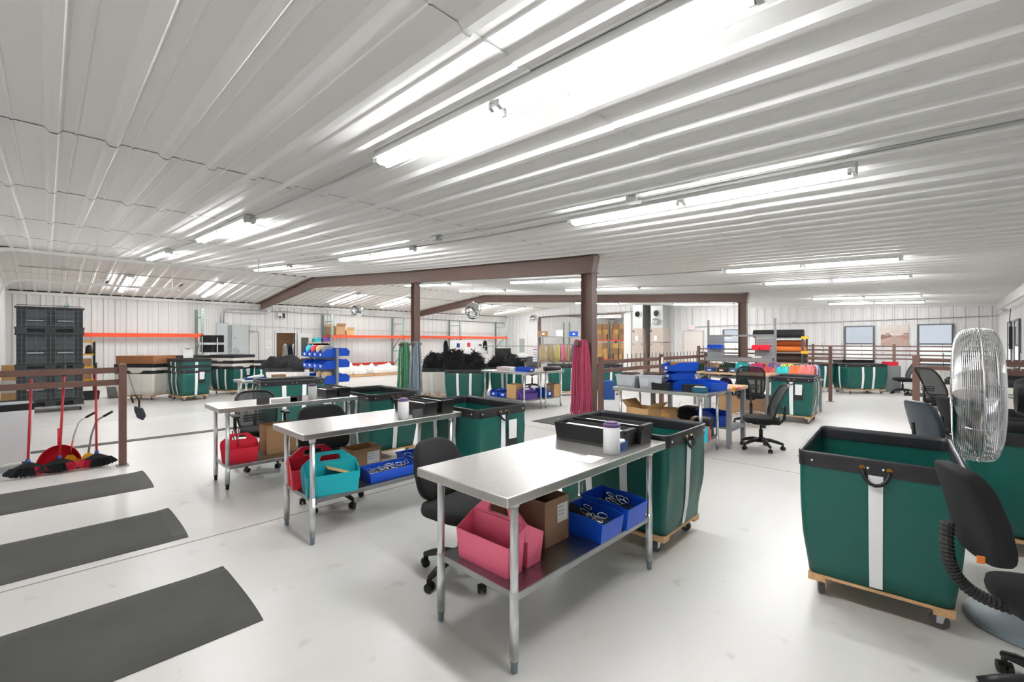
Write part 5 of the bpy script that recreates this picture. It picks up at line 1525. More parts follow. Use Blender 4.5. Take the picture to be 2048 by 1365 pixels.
# small brackets hanging under the left ceiling slope
for k, (x, y, lb) in enumerate(((-17.2, 2.9, 'dark bracket bar hanging under the left slope, right one'), (-17.5, 1.2, 'dark bracket bar hanging under the left slope, left one'))):
    t = thing('ceiling_bracket', lb, 'bracket', (x, y, zc(x) - .005), 0, 'ceiling brackets')
    B().bar((-.25, 0, -.14), (.2, 0, -.12), .05, .03).build('bar', M_TAPE, t)
    for q in (-.2, .15): B().box(q - .008, q + .008, -.008, .008, -.13, -.03 + .1 * (q + .2)).build('strap', M_GALV, t)
# ------------------------------------------------------------------ right centre: table with totes, wooden bench, chairs
steel_table('steel table carrying grey totes and blue bins', (-3.04, 6.53, 0), 0, 1.46, .72, .885, .22, legx=.62, legy=.31)
def tote(label, loc, rz, w, d, h, m, fill=None):
    t = thing('storage_tote', label, 'tote', loc, rz, 'grey totes of brown parts')
    tray(w * .86, d * .86, w * .97, d * .97, h, .006).build('tub', m, t)
    r = B(); ob = [(a * w / 2, b * d / 2, h - .02) for a, b in ((-1, -1), (1, -1), (1, 1), (-1, 1))]
    ringshell(r, ob, [(x, y, h + .003) for x, y, z in ob], .02, .001); r.build('rim', m, t)
    for s in (-1, 1):
        for k in (-1, 1): B().box(k * w * .22 - .05, k * w * .22 + .05, s * d * .455 - .006, s * d * .455 + .006, .03, h * .75).build('side_rib', m, t)
    if fill:
        superell(w * .42, d * .42, .05, .6, .5, 18, 8, lambda p: (p[0], p[1], p[2] + h - .02 + .015 * noise.noise(Vector((p[0] * 30, p[1] * 30, 0))))).build('brown_parts', fill, t)['kind'] = 'stuff'
    return t
M_PARTS = mat('brown_leather_parts', '4d332b', .7, var=.4, scale=60, bump=.8, bscale=70)
tote('left grey tote of brown parts on the steel table', (-3.60, 6.42, .886), R(6), .32, .42, .19, M_GREYPL, M_PARTS)
tote('right grey tote of brown parts on the steel table', (-3.24, 6.50, .886), R(12), .36, .48, .20, M_GREYPL, M_PARTS)
bin_('bottom blue stacking bin beside the grey totes', (-2.90, 6.62, .886), R(-40), .28, .36, .13, .09, M_BLUE, group='stacked blue bins')
bin_('middle blue stacking bin beside the grey totes', (-2.90, 6.62, 1.02), R(-40), .28, .36, .13, .09, M_BLUE, group='stacked blue bins')
bb = bin_('top blue stacking bin holding tan parts beside the totes', (-2.88, 6.60, 1.154), R(-40), .34, .42, .13, .08, M_BLUE, group='stacked blue bins')
superell(.13, .15, .04, .7, .6, 14, 8, lambda p: (p[0], p[1] + .02, p[2] + .10)).build('tan_parts', mat('tan_parts', 'a8703a', .7, var=.4, scale=70, bump=.8, bscale=80), bb)['kind'] = 'stuff'
bin_('long blue box at the right end of the tote table', (-2.50, 6.72, .886), R(60), .28, .46, .14, .12, M_BLUE, group='table top bins', cards=False)
black_bin('black tray in front of the blue stacking bins', (-3.0, 6.27, .886), R(8), .26, .20, .10, group='black trays')
black_bin('black low bin between the blue boxes', (-2.62, 6.42, .886), R(30), .26, .14, .09, group='black trays')
t = thing('teal_box', 'teal box of white cards on the tote table corner', 'box', (-2.47, 6.33, .886), R(10)); tray(.18, .12, .2, .13, .07).build('box_shell', mat('deep_teal', '1f5d75', .5), t); B().box(-.07, .07, -.04, .04, .03, .078).build('cards', M_PAPER, t)
# below the table
c = carton('large strapped tan carton under the tote table', (-3.36, 6.42, .22), R(-10), .40, .36, .36, M_CARD3, True, ('-y', -.1, .04, .05, .15), angle=.9)
B().box(-.205, .205, -.185, .185, .22, .232).build('yellow_strap', M_YELLOW, c)
c = carton('open strapped tan carton behind the large one under the table', (-3.12, 6.68, .22), R(20), .30, .28, .34, M_CARD3, True, angle=.5)
B().box(-.155, .155, -.145, .145, .24, .25).build('yellow_strap', M_YELLOW, c)
heap('plastic_bag', 'clear grey plastic bag of parts under the tote table', 'bag', (-2.98, 6.40, .221), 0, .15, .13, .2, mat('grey_film', '9aa7b0', .2, var=.3, scale=30, bump=.8, bscale=30), 7)
carton('small open brown carton under the tote table', (-2.75, 6.42, .22), R(5), .22, .24, .22, M_CARD, True, angle=.8)
canister('wipes canister with purple label under the tote table', (-2.60, 6.32, .221), R(180), .045, .18)
t = thing('black_case', 'black case under the right end of the tote table', 'case', (-2.58, 6.68, .221), R(5)); B().box(-.14, .14, -.11, .11, 0, .26).build('case', M_BLACKPL, t, bevel=.02); B().box(-.145, .145, -.115, .115, .16, .175).build('lid_seam', M_RUBBER, t)
carton('flat tan carton beside the canister under the tote table', (-2.48, 6.50, .22), 0, .16, .12, .12, M_CARD, False, open_top=False)
t = thing('folder_rack', 'rainbow edged folders on the tote table shelf end', 'folders', (-2.40, 6.40, .221), R(6))
for k, m in enumerate((M_TEAL, M_BLUE, M_YELLOW, M_RED, M_PINK)): B().cbox((.0, .03 * k - .16, .1), (.10, .012, .2), Matrix.Rotation(.12 * k - .2, 3, 'X')).build('folder', m, t)

# wooden topped bench behind
t = thing('wood_bench', 'bench with thick wooden top behind the tote table', 'workbench', (-2.92, 7.35, 0))
B().box(-.66, .66, -.37, .37, .85, .90).build('worktop', M_WOODTOP, t, bevel=.004)
for sx in (-1, 1):
    for sy in (-1, 1): B().box(sx * .60 - .03, sx * .60 + .03, sy * .32 - .03, sy * .32 + .03, 0, .85).build('leg', M_GREYSTEEL, t)
    B().box(sx * .60 - .025, sx * .60 + .025, -.30, .30, .25, .30).build('side_brace', M_GREYSTEEL, t)
B().box(-.58, .58, -.30, .30, .28, .30).build('lower_shelf', M_GREYSTEEL, t)
t = thing('bar_clamp', 'red and yellow clamp on the wooden bench edge', 'clamp', (-2.27, 7.05, .86)); B().box(-.01, .03, -.02, .02, 0, .06).build('jaw', M_YELLOW, t); B().cyl((.02, .03, .03), (.02, .2, .035), .02, n=10).build('grip', M_RED, t)
bin_('blue bin on the lower shelf of the wooden bench', (-2.6, 7.2, .301), R(60), .32, .42, .22, .16, M_BLUE, group='bench shelf bins', cards=False)
t = thing('seat_cushion', 'black cushion on the back of the wooden bench shelf', 'cushion', (-3.0, 7.3, .301)); superell(.2, .18, .12, .6, .6, 16, 8, lambda p: (p[0], p[1], p[2] + .12)).build('cushion', M_BLACKFAB, t, smooth=True)

chair('black swivel chair with curved mesh back by the wooden bench', (-1.98, 7.36, 0), R(206), .45, 'mesh2', back_h=.52, back_w=.46, back_z=.70, base_rot=.55, lean=.10, group='chairs by the wooden benches')
chair('black mesh drafting chair facing the louvred workbench', (-2.66, 9.25, 0), R(105), .58, 'mesh2', back_h=.54, back_w=.46, back_z=.86, base_rot=.2, ring=True, group='chairs by the wooden benches')

# ------------------------------------------------------------------ louvred workbench and coloured yarn
t = thing('louvred_workbench', 'wood topped workbench with grey louvred back panels', 'workbench', (-3.38, 10.75, 0))
B().box(-.76, .74, -.36, .36, .86, .90).build('worktop', M_WOODTOP, t)
for sx in (-.72, .70):
    for sy in (-.32, .32): B().box(sx - .025, sx + .025, sy - .025, sy + .025, 0, .86).build('leg', M_GREYSTEEL, t)
    B().box(sx - .022, sx + .022, .24, .28, .90, 2.10).build('upright', M_GREYSTEEL, t)
B().box(-.72, .70, .05, .30, 1.14, 1.165).build('shelf', M_GREYSTEEL, t)
B().box(-.72, .70, .05, .07, 1.165, 1.23).build('shelf_lip', M_GREYSTEEL, t)
B().box(-.72, .70, .235, .255, 1.70, 1.745).build('cross_bar', M_GREYSTEEL, t)
for x0, x1 in ((-.70, -.36), (.32, .68)):
    po = B().box(x0, x1, .23, .242, 1.23, 1.70).build('louvre_panel', mat('louvre_grey', '9a9da0', .45), t)
    for r_ in range(6):
        for c_ in range(5):
            xx = x0 + .03 + c_ * (x1 - x0 - .03) / 5
            zz = 1.27 + r_ * .072
            B().add([(xx, .23, zz), (xx + .045, .23, zz), (xx + .045, .219, zz + .02), (xx, .219, zz + .02), (xx, .23, zz + .03), (xx + .045, .23, zz + .03)], [(0, 1, 2, 3), (3, 2, 5, 4), (0, 3, 4), (1, 5, 2)]).build('louvre', MATS['louvre_grey'], po)
B().box(-.18, -.06, .215, .232, 1.66, 1.72).build('paper_card', M_PAPER, t)
for k in range(3): bin_('small blue bin %s on the left louvre panel' % ['at left', 'in the middle', 'at right'][k], (-3.38 - .64 + .11 * k, 10.75 + .15, 1.42), 0, .105, .13, .09, .05, M_BLUE, group='blue louvre bins', cards=False)
for k in range(2): bin_('red bin %s on the right louvre panel' % ['at left', 'at right'][k], (-3.38 + .37 + .17 * k, 10.75 + .12, 1.40), 0, .16, .18, .11, .06, M_RED, group='red louvre bins', cards=False)
t = thing('white_box', 'small white box on the louvred bench shelf', 'box', (-3.0, 10.85, 1.166)); B().box(-.09, .09, -.04, .04, 0, .10).build('carton', M_PAPER, t); B().box(-.08, .08, -.042, -.04, .03, .06).build('print', M_GREYSTEEL, t)
for k, (x, w, m, lb) in enumerate(((-.50, .20, M_BLUEDK, 'blue label box on the louvred bench'), (-.24, .20, mat('dark_brown_box', '33261f', .6), 'dark brown box on the louvred bench'), (.0, .16, mat('steel_blue_box', '335a78', .6), 'steel blue box on the louvred bench'))):
    t = thing('label_box', lb, 'box', (-3.38 + x, 10.55, .901)); B().box(-w / 2, w / 2, -.08, .08, 0, .10).build('box_body', m, t, bevel=.005); B().box(-.04, .04, -.083, -.08, .03, .06).build('label', M_PAPER, t)
t = thing('spray_bottle', 'small white bottle on the louvred bench', 'bottle', (-3.24, 10.55, .901)); B().lathe([(.022, 0), (.022, .1), (.008, .12), (.008, .15)], 12).build('bottle', M_WHITEPL, t, smooth=True); B().box(-.012, .012, -.03, .012, .15, .17).build('nozzle', M_WHITEPL, t)
carton('brown carton on the floor under the louvred bench', (-3.5, 10.75, 0), 0, .5, .4, .36, M_CARD, False, open_top=False)
carton('second brown carton on the floor under the louvred bench', (-2.95, 10.8, 0), 0, .4, .4, .42, M_CARD2, False, open_top=False)

def skein(label, loc, rz, w, d, h, c, seed):
    """a fat folded skein: parallel strands arched over a table edge"""
    t = thing('yarn_skein', label, 'yarn', loc, rz, 'coloured skeins behind the louvred bench')
    b = B(); rnd = random.Random(seed); n = 16
    for k in range(n):
        x = -w / 2 + (k + .5) * w / n
        for q in range(2):
            hh = h * (.92 - .18 * q) * rnd.uniform(.93, 1.05); dd = d * (1 - .1 * q)
            pts = [(x + rnd.uniform(-.008, .008), -dd / 2 * math.cos(PI * i / 8), hh * math.sin(PI * i / 8) ** .7 - (.0 if 0 < i < 8 else -.02)) for i in range(9)]
            b.tube(pts, w / n * .62, 5)
    b.build('strands', yarn('skein' + c, c, .3), t, smooth=True)['kind'] = 'stuff'
    return t
t = thing('yarn_table', 'long low table under the coloured skeins', 'table', (-3.2, 11.75, 0)); B().box(-1.45, 1.20, -.38, .50, .70, .74).build('table_top', M_GREYSTEEL, t)
for x in (-1.4, 1.15):
    for y in (-.3, .4): B().box(x - .025, x + .025, y - .025, y + .025, 0, .70).build('leg', M_GREYSTEEL, t)
SK = [(-1.25, 'dark green', '1d3a33', 0, .36), (-.95, 'tan', 'b59a78', 0, .34), (-.62, 'forest green', '1f3d30', 0, .36), (-.30, 'bright turquoise', '2fb5b8', 0, .36), (.02, 'magenta', 'd53a74', 0, .36), (.30, 'purple', '7c62a0', 1, .36), (.55, 'lime', 'b7cf6a', 1, .34), (.30, 'coral red', 'd85a58', 0, .27), (.58, 'cyan', '35c6c9', 0, .29), (.82, 'orange', 'e2784a', 0, .34), (1.02, 'salmon', 'e5817d', 0, .36), (1.02, 'lavender', 'b8bede', 1, .34), (.82, 'dark teal', '1c6f74', 1, .36)]
for k, (x, nm, c, back, h) in enumerate(SK):
    skein('%s yarn skein on the table behind the louvred bench' % nm, (-3.2 + x, 11.56 + .36 * back, .741), 0, .27, .34, h, c, k)
for k, (x, c, nm) in enumerate(((-1.1, '17403c', 'deep teal'), (-.62, '2d2650', 'indigo'), (-.25, '2f6f6c', 'sea green'))):
    hank('%s yarn hanging below the skein table' % nm, (-3.2 + x, 11.33, .73), .34, .45, yarn('low' + c, c), 60, 40 + k, .08, 1.1, 'yarn hanging under the skein table', .014, 1, peg=False)
t = thing('paint_cup', 'small pink cup under the louvred bench top', 'cup', (-3.95, 10.55, .5)); B().lathe([(.04, 0), (.05, .18)], 14).build('cup', mat('pale_pink', 'e59ac0', .5), t); B().box(-.06, .06, -.06, .06, -.5, 0).build('stand', M_GREYSTEEL, t)

# fabric roll rack
t = thing('roll_rack', 'shelf rack with yellow brackets holding fabric rolls', 'rack', (-2.95, 12.75, 0))
for z in (.9, 1.33, 1.68): B().box(-.55, .50, -.25, .25, z - .02, z).build('shelf_board', M_GREYSTEEL, t)
for sx in (-.53, .48):
    for sy in (-.23, .23): B().box(sx - .02, sx + .02, sy - .02, sy + .02, 0, 1.72).build('upright', mat('dark_grey_post', '47484b', .5), t)
for z in (1.33, 1.68): B().box(.46, .60, -.27, -.21, z - .03, z + .03).build('bracket', M_YELLOW, t)
def roll(label, loc, L, r, m, rz=0):
    t = thing('fabric_roll', label, 'roll', loc, rz, 'fabric rolls')
    b = B(); N = 40
    def sec(x):
        return [(x, (r * (.25 + .75 * i / N)) * math.cos(i * .55), r + (r * (.25 + .75 * i / N)) * math.sin(i * .55)) for i in range(N + 1)]
    b.lathe([(r * .2, -L / 2), (r * .98, -L / 2), (r, -L / 2 + .01), (r * 1.01, 0), (r, L / 2 - .01), (r * .98, L / 2), (r * .2, L / 2)], 20, (0, 0, r), 'x')
    b.build('roll', m, t, auto=True)
    B().lathe([(r * .15, -L / 2 - .02), (r * .2, -L / 2 - .02), (r * .2, L / 2 + .02), (r * .15, L / 2 + .02)], 12, (0, 0, r), 'x').build('core', M_CARD, t)
M_FBLK = mat('black_roll_fabric', '242424', .85, bump=.3, bscale=20); M_FORG = mat('orange_roll_fabric', 'c8662c', .8, bump=.3, bscale=20); M_FBRN = mat('brown_roll_fabric', '4a3a30', .85, bump=.3, bscale=20); M_FTAN = mat('tan_roll_fabric', 'b98d70', .85)
roll('black fabric roll on top of the roll rack', (-3.03, 12.7, 1.681), 1.1, .10, M_FBLK)
roll('upper orange fabric roll on the roll rack', (-2.98, 12.8, 1.47), 1.0, .075, M_FORG, .04)
roll('lower orange fabric roll on the roll rack', (-2.95, 12.68, 1.331), 1.05, .068, mat('bright_orange_fabric', 'd9732f', .8, bump=.3, bscale=20))
roll('dark brown fabric roll on the roll rack', (-2.93, 12.7, 1.08), 1.05, .10, M_FBRN)
roll('tan fabric roll on the bottom roll shelf', (-2.93, 12.7, .901), 1.05, .085, M_FTAN)
cart('green cart with tag and single stripe beside the louvred bench', (-2.20, 10.56, 0), R(93), M_GREEN, 1.0, .72, .89, .15, 51, tag_side=(-1, 0), group='carts on the right side', long_stripes=2)
cart('green cart with two stripes far right before the back fence', (-1.95, 17.45, 0), R(44), M_GREEN, 1.2, .75, .90, .15, 52, fine=False, group='carts on the right side')
cart('green cart left of the far right green cart', (-3.10, 17.05, 0), R(44), M_GREEN, .95, .75, .90, .15, 53, fine=False, group='carts on the right side')
t = thing('black_trough', 'black open tray resting behind the far green carts', 'tray', (-2.2, 18.35, 0), R(44)); tray(1.0, .4, 1.05, .45, .12, .01, .86).build('tray_shell', M_BLACKPL, t)
for x in (-.45, .45): B().box(x - .03, x + .03, -.15, .15, 0, .86).build('leg', M_GREYSTEEL, t)
t = thing('red_bucket', 'red bucket standing behind the far right green cart', 'bucket', (-1.28, 18.5, 0)); B().box(-.25, .25, -.2, .2, 0, .82).build('stand', M_GREYSTEEL, t); tray(.36, .26, .40, .3, .12, .01, .82).build('bucket', M_RED, t); B().tube([(-.18, 0, .94), (-.1, 0, 1.08), (.1, 0, 1.08), (.18, 0, .94)], .006, 6).build('bail', M_GREYSTEEL, t)
chair('black mesh chair standing alone before the back fence', (-.95, 17.9, 0), R(195), .46, 'mesh2', back_h=.52, back_w=.46, back_z=.74, base_rot=.3, group='far office chairs')
floor_mat('dark floor mat before the back fence', -.9, .4, 17.4, 18.6, group='far floor mats')

# ------------------------------------------------------------------ fences
rail_fence('railing', 'brown railing with pegs from the pink yarn column', [(-4.36, 6.75), (-4.33, 9.02), (-4.30, 11.4)], 0, [1.228, 1.075], hooks=.16, hook_z=(1.26, 1.10))
rail_fence('railing', 'low brown four rail fence beyond the louvred bench', [(-5.55, 14.1), (-2.2, 14.35)], 0, [1.36, 1.24, 1.12, 1.0], post_h=1.44, hooks=.3, hook_z=(1.36,), rail_h=.04)
rail_fence('railing', 'brown four rail fence along the back windows', [(-4.9, 19.4), (-3.5, 19.4), (-1.24, 19.4), (.30, 19.4), (1.1, 19.4)], 0, [1.42, 1.28, 1.14, 1.01], post_h=1.48, hooks=.55, hook_z=(1.42, 1.14), rail_h=.045)
rail_fence('railing', 'brown two rail railing behind the right hand chairs', [(-.43, 11.9), (1.12, 11.9)], 0, [1.228, 1.075], hooks=.7, hook_z=(1.27, 1.1), pw=.11)
rail_fence('railing', 'brown railing full of hooks behind the silver fan', [(.30, 9.0), (1.12, 9.0)], 0, [1.29, 1.17], post_h=1.34, hooks=.07, hook_z=(1.34, 1.21), hook_m=M_CHROME)
t = thing('paper_note', 'white paper note on the pegged railing post', 'note', (-4.29, 8.96, 1.12)); B().box(0, .004, -.05, .05, 0, .14).build('sheet', M_PAPER, t)

# ------------------------------------------------------------------ right side chairs and carts
chair('black armchair with blue grey shell back by the right front cart', (-.02, 7.15, 0), R(36), .46, 'pad', arms=True, back_h=.42, back_w=.46, back_z=.70, base_rot=.3, back_mat=mat('slate_shell', '39434e', .35), group='right hand chairs')
chair('black armchair behind the shell backed one at right', (.24, 8.10, 0), R(28), .46, 'pad', arms=True, back_h=.42, back_w=.44, back_z=.68, base_rot=.6, group='right hand chairs')
chair('tall black chair before the white cart at right', (-.02, 10.2, 0), R(38), .62, 'mesh2', back_h=.50, back_w=.44, back_z=.92, base_rot=.1, group='right hand chairs')
t = thing('round_stool', 'round grey topped stool among the right hand chairs', 'stool', (.10, 9.35, 0))
B().lathe([(.24, .55), (.27, .57), (.27, .60), (.2, .615), (.0001, .615)], 24).build('seat', mat('stool_grey', '5a5a5b', .4), t, auto=True); B().cyl((0, 0, .1), (0, 0, .56), .03, n=10).build('column', M_BLACKPL, t)
for k in range(5): B().tube([(0, 0, .12), (.26 * math.cos(k * 1.256), .26 * math.sin(k * 1.256), .05)], [.025, .016], 6).build('leg', M_BLACKPL, t)
for k in range(5): B().ball((.26 * math.cos(k * 1.256), .26 * math.sin(k * 1.256), .025), .025, 8, 5).build('caster', M_BLACKPL, t)
cart('cream canvas cart behind the right hand chairs', (.52, 11.2, 0), R(-3), M_CANVAS, 1.05, .75, .93, .15, 55, group='carts on the right side', stripe=False)
cart('green cart beyond the brown railing at right', (.60, 13.2, 0), 0, M_GREEN, 1.0, .75, .93, .15, 56, fine=False, group='carts on the right side')
cart('green cart partly hidden by the silver fan', (.64, 6.45, 0), R(3), M_GREEN, .95, .72, .90, .15, 57, fine=False, group='carts on the right side')

# ------------------------------------------------------------------ back wall: air handlers, doors, windows, poster
def air_handler(label, x0, x1, swirl):
    t = thing('air_handler', label, 'air handler', ((x0 + x1) / 2, 20.05, 0), 0, 'beige air handlers')
    w = x1 - x0; mb = mat('beige_cabinet', 'b9aca2', .5); zt = zc((x0 + x1) / 2) - .06
    B().box(-w / 2, w / 2, -.42, .36, .02, 1.53).build('lower_cabinet', mb, t, bevel=.01)
    B().box(-w / 2, w / 2, -.42, .36, 1.55, 2.20).build('upper_cabinet', mb, t, bevel=.01)
    B().box(-w / 2 + .03, w / 2 - .03, -.39, .33, 2.20, zt).build('duct', mat('galvanised_duct', 'bfc4c4', .35, .7), t)
    B().lathe([(.14, .0), (.14, -.05), (.18, -.05), (.18, .02), (.14, .02), (.14, 0)], 24, (0, -.40, 2.88), 'y', caps=False).build('outlet_ring', M_TRIM, t)
    B().lathe([(.0001, -.012), (.145, -.012), (.145, .01)], 24, (0, -.40, 2.88), 'y').build('outlet_throat', mat('duct_black', '121212', .8), t)
    if swirl:
        for rr in (.10, .05): B().tube([(rr * math.cos(k * PI / 10), -.425, 2.88 + rr * math.sin(k * PI / 10)) for k in range(20)], .008, 5, True).build('diffuser_ring', M_GREYSTEEL, t)
        mb_ = B(); mb_.ball((0, -.52, 2.50), .16, 24, 14); mb_.build('round_diffuser', mat('mirror_dome', 'd8dcdc', .15, 1.0), t)
    for s in (-1, 1): B().box(s * (w / 2 - .06) - .012, s * (w / 2 - .06) + .012, -.43, -.42, 1.40, 1.48).build('latch', M_BLACKPL, t)
    B().box(-.12, .02, -.426, -.42, 1.62, 1.85).build('data_plate', M_PAPER, t)
    B().box(-w / 2 + .02, -w / 2 + .1, -.426, -.42, 2.02, 2.10).build('badge', M_TAPE, t)
air_handler('left beige air handler with plain round outlet', -10.90, -10.35, False)
air_handler('right beige air handler with ringed outlet', -9.99, -9.35, True)
d4 = thing('door_4', None, None, (-8.32, YB - .08, 0)); d4['kind'] = 'structure'
B().box(-.42, .42, 0, .05, 0, 2.03).build('door_leaf', mat('beige_door', 'd6cfc8', .5), d4)
for x in (-.47, .42): B().box(x, x + .05, -.02, .07, 0, 2.08).build('jamb', mat('beige_frame', 'c4beb8', .5), d4)
B().box(-.42, .42, -.02, .07, 2.03, 2.08).build('head_jamb', MATS['beige_frame'], d4); B().cyl((.34, 0, .95), (.34, -.06, .95), .025, n=10).build('door_knob', M_CHROME, d4)
GLY = {'E': [(0, 0, 0, 1), (0, 0, 1, 0), (0, .5, .8, .5), (0, 1, 1, 1)], 'X': [(0, 0, 1, 1), (0, 1, 1, 0)], 'I': [(.5, 0, .5, 1)], 'T': [(.5, 0, .5, 1), (0, 1, 1, 1)]}
def exit_sign(label, loc, rz=0, s=1.0):
    t = thing('exit_sign', label, 'sign', loc, rz, 'exit signs')
    B().box(-.13 * s, .13 * s, -.02, .03, 0, .17 * s).build('case', M_WHITEPL, t, bevel=.006)
    lt = B()
    for i, ch in enumerate('EXIT'):
        for x0, z0, x1, z1 in GLY[ch]:
            ox = (-.10 + .053 * i) * s
            lt.bar((ox + x0 * .035 * s, -.022, (.04 + z0 * .09) * s), (ox + x1 * .035 * s, -.022, (.04 + z1 * .09) * s), .004, .012 * s, (0, 0, 1))
    lt.build('letters', mat('red_exit_letters', 'd8363c', .5, emit='d8363c', estr=.6), t)['kind'] = 'stuff'
exit_sign('red lettered exit sign above the beige door', (-8.40, YB - .10, 2.13))
d5 = thing('door_5', None, None, (-18.95, YB - .07, 0)); d5['kind'] = 'structure'
B().box(-.38, .38, 0, .04, 0, 1.98).build('door_leaf', M_TRIM, d5); B().box(-.22, .22, -.006, 0, .9, 1.75).build('door_glass', mat('greenish_glass', 'a8b3a4', .15), d5)
for x in (-.44, .38): B().box(x, x + .06, -.02, .06, 0, 2.04).build('jamb', M_TRIM, d5)
B().box(-.38, .38, -.02, .06, 1.98, 2.04).build('head_jamb', M_TRIM, d5)
M_SHADE = mat('daylit_shade', 'dfe6ee', .8, var=.06, scale=3, emit='dfe9f4', estr=.55)
M_SHADE2 = mat('daylit_lower_pane', 'd4dad8', .4, var=.08, scale=4, emit='dbe3e4', estr=.40)
M_FRAME = mat('dark_window_frame', '55565a', .5)
def window(n, axis, a0, a1, z0, z1, zs, pos, fd=.11):
    w = thing('window_%d' % n, None, None); w['kind'] = 'structure'
    def bx(name, u0, u1, z0_, z1_, d0, d1, m):
        if axis == 'x': b = B().box(u0, u1, pos - d1, pos - d0, z0_, z1_)
        else: b = B().box(pos - d1, pos - d0, u0, u1, z0_, z1_)
        return b.build(name, m, w)
    bx('frame_side', a0, a0 + .05, z0, z1, .03, fd, M_FRAME); bx('frame_side', a1 - .05, a1, z0, z1, .03, fd, M_FRAME)
    bx('frame_head', a0 + .05, a1 - .05, z1 - .04, z1, .03, fd, M_FRAME); bx('frame_sill', a0 + .05, a1 - .05, z0, z0 + .05, .03, fd + .02, M_FRAME)
    bx('meeting_rail', a0 + .05, a1 - .05, zs - .02, zs + .02, .04, fd - .003, M_FRAME)
    bx('shade', a0 + .05, a1 - .05, zs + .02, z1 - .04, .035, .045, M_SHADE)
    bx('lower_pane', a0 + .05, a1 - .05, z0 + .05, zs - .02, .035, .042, M_SHADE2)
    bx('glass_pane', a0 + .05, a1 - .05, zs + .02, z1 - .04, .0505, .0525, mat('window_glass', 'ffffff', .02, trans=1.0))
window(1, 'x', -7.02, -6.25, .95, 2.10, 1.55, YB)
window(2, 'x', -2.72, -1.84, .80, 2.15, 1.50, YB)
window(3, 'x', -.71, .17, .80, 2.17, 1.50, YB)
window(4, 'y', 16.6, 17.5, .95, 2.10, 1.5, XR, .058)
window(5, 'y', 14.9, 15.9, .95, 2.10, 1.5, XR, .058)
window(6, 'y', 12.8, 13.9, .95, 2.10, 1.5, XR, .058)
t = thing('cable_coil', 'black cord hanging between the right wall windows', 'cord', (XR - .08, 16.25, 1.4)); B().tube([(0, 0, 1.0), (-.02, .02, .7), (0, 0, .55)], .008, 6).build('cord', M_BLACKPL, t); B().box(-.03, .03, -.04, .04, 0, .55).build('device', M_BLACKPL, t)

def poster():
    t = thing('poster', 'sepia road landscape poster between the back windows', 'poster', (-1.30, YB - .05, 1.44))
    W, H = .74, .71
    def poly(name, pts, y, m):
        n = len(pts); b = B()
        b.v += [(x * W - W / 2, y, z * H) for x, z in pts]; b.f.append(tuple(range(n)))
        return b.build(name, m, t)
    B().box(-W / 2, W / 2, -.012, .012, 0, H).build('canvas', mat('sepia_sky', 'd6cac0', .7, var=.06, scale=3), t)
    poly('ground', [(0, 0), (1, 0), (1, .5), (0, .5)], -.0130, mat('sepia_ground', 'b79a8c', .7, var=.12, scale=6))
    poly('left_hill', [(0, .30), (.42, .44), (.36, .56), (.25, .62), (.12, .56), (0, .52)], -.0138, mat('sepia_hill', '8d6a5c', .7, var=.15, scale=8))
    poly('right_hill', [(1, .30), (.55, .45), (.7, .5), (.85, .62), (1, .64)], -.0138, mat('sepia_hill_pale', 'a88474', .7, var=.15, scale=8))
    poly('road', [(0, 0), (1, 0), (.53, .45), (.45, .45)], -.0146, mat('sepia_road', 'b59a90', .7, var=.08, scale=6))
    lt = B(); rnd = random.Random(3)
    for k in range(10):
        x = (-.36 + .075 * k + (.06 if k > 4 else 0)) * W
        h = (.075 if k < 5 else .055) * H
        lt.bar((x, -.0165, .50 * H), (x + rnd.uniform(-.008, .008), -.0165, .50 * H + h), .002, .008, (1, 0, 0))
        if k % 2 == 0: lt.bar((x, -.0165, .50 * H + h * rnd.choice((0, .5, 1))), (x + .024, -.0165, .50 * H + h * rnd.choice((0, .5, 1))), .002, .008, (0, 0, 1))
        else: lt.bar((x + .022, -.0165, .50 * H), (x + .022, -.0165, .50 * H + h), .002, .008, (1, 0, 0))
    lt.build('faded_lettering', M_PAPER, t)['kind'] = 'stuff'
poster()
t = thing('thermostat', 'small white control box on the back wall near the beige door', 'thermostat', (-9.0, YB - .06, 1.5)); B().box(-.08, .08, -.02, .03, 0, .1).build('case', M_WHITEPL, t); B().box(-.03, .03, -.024, -.02, .04, .08).build('display', M_BLACKPL, t)

# ------------------------------------------------------------------ stock room beyond the wide opening
struct(B().box(XL - .2, -11.3, YB + 13, YB + 13.2, 0, 3.6).build('wall_stockroom', M_WALL))
struct(B().box(-11.45, -11.3, YB + .15, YB + 13, 0, 3.6).build('wall_stockroom_right', M_WALL))
struct(B().box(XL - .2, -11.3, YB + .1, YB + 13.2, 3.45, 3.6).build('ceiling_stockroom', M_CEIL))
for k, (x, y) in enumerate(((-18.2, 24.2), (-14.5, 23.6), (-18.2, 29.0), (-14.5, 28.0))):
    o = copy_tree(lp); o.location = (x, y, 3.44); o.rotation_euler = (0, 0, 0)
    o['label'] = 'twin tube strip light in the stock room, %s' % ['front left', 'front right', 'rear left', 'rear right'][k]; o['group'] = 'stock room lights'
d6 = thing('door_6', None, None, (XL + .05, 23.5, 0)); d6['kind'] = 'structure'
B().box(0, .04, -.42, .42, 0, 2.0).build('door_leaf', M_TRIM, d6); B().box(.04, .046, -.24, .24, .9, 1.75).build('door_glass', MATS['greenish_glass'], d6)
for y in (-.50, .42): B().box(-.01, .07, y, y + .08, 0, 2.06).build('jamb', M_GREYSTEEL, d6)
B().box(-.01, .07, -.42, .42, 2.0, 2.06).build('head_jamb', M_GREYSTEEL, d6)
exit_sign('exit sign over the stock room door', (XL + .10, 23.4, 2.2), Q)
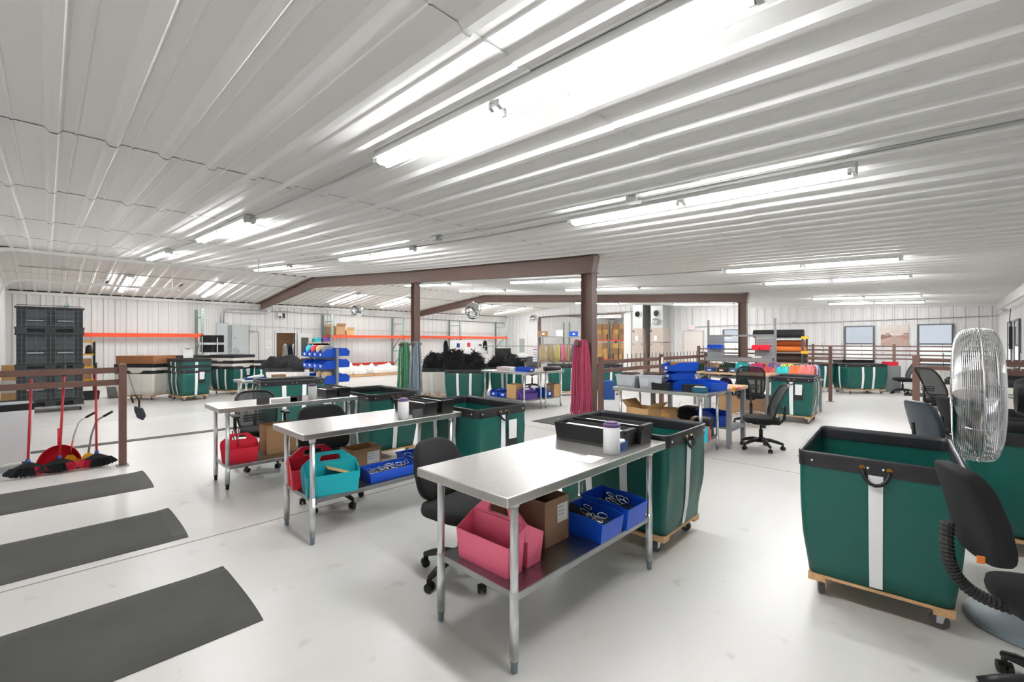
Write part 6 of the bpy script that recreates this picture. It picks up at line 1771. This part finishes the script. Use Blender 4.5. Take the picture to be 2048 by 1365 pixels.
SR = thing('stock_rack', 'orange beam stock rack full of cartons beyond the opening', 'rack', (0, 27.2, 0))
for x in (-18.5, -16.9, -15.3):
    for y in (0, .9): B().box(x - .04, x + .04, y - .04, y + .04, 0, 3.0).build('upright', M_RACKGRN, SR)
for xa, xb in ((-18.5, -16.9), (-16.9, -15.3)):
    for z in (.35, 1.68):
        for y in (0, .9): B().box(xa + .04, xb - .04, y - .025, y + .025, z - .09, z).build('beam', M_ORANGE, SR)
        B().box(xa + .04, xb - .04, .03, .87, z - .03, z - .012).build('deck', M_WOOD, SR)
rnd = random.Random(11); cms = [M_CARD, M_CARD3, M_CARD2, mat('golden_card', 'd2a968', .8, var=.08)]
cp = {}
cnt = 0
for z in (.352, 1.692):
    for lev in range(3):
        for col in range(7):
            x = -18.2 + col * .44
            if abs(x + 16.9) < .17: x += .0
            m = cms[rnd.randrange(4)]
            t = thing('stock_carton', '%s carton from the left, %s layer of the %s stock room shelf' % (['first', 'second', 'third', 'fourth', 'fifth', 'sixth', 'seventh'][col], ['bottom', 'middle', 'top'][lev], 'lower' if z < 1 else 'upper'), 'box', (x + .0, 27.2 + .40 + rnd.uniform(-.05, .05), z + lev * .37), rnd.uniform(-.05, .05), 'cartons on the stock room rack')
            if rnd.random() < .08 and lev == 2: t.location.z -= .0
            key = m.name
            if key not in cp:
                cp[key] = (B().box(-.20, .20, -.26, .26, 0, .36).mesh('carton', m), B().box(-.202, .202, -.03, .03, .02, .3612).mesh('tape', MATS['packing_tape']))
            for nm, me in zip(('carton', 'tape'), cp[key]):
                o = bpy.data.objects.new(nm, me); COL.objects.link(o); o.parent = t
for k, x in enumerate((-19.4, -18.9)):
    tag(B().box(-.04, .04, -.04, .04, 0, 2.9).build('rack_post', M_RACKGRN, None, loc=(x, 25.3, 0)), '%s green post left of the stock rack' % ['left', 'right'][k], 'post', 'loose green posts')
tag(B().box(-.18, .18, -.18, .18, 0, .5).build('waste_bin', M_BLUEDK, None, loc=(-6.75, 10.75, 0), rz=R(44)), 'blue waste bin beyond the pink yarn column', 'bin')
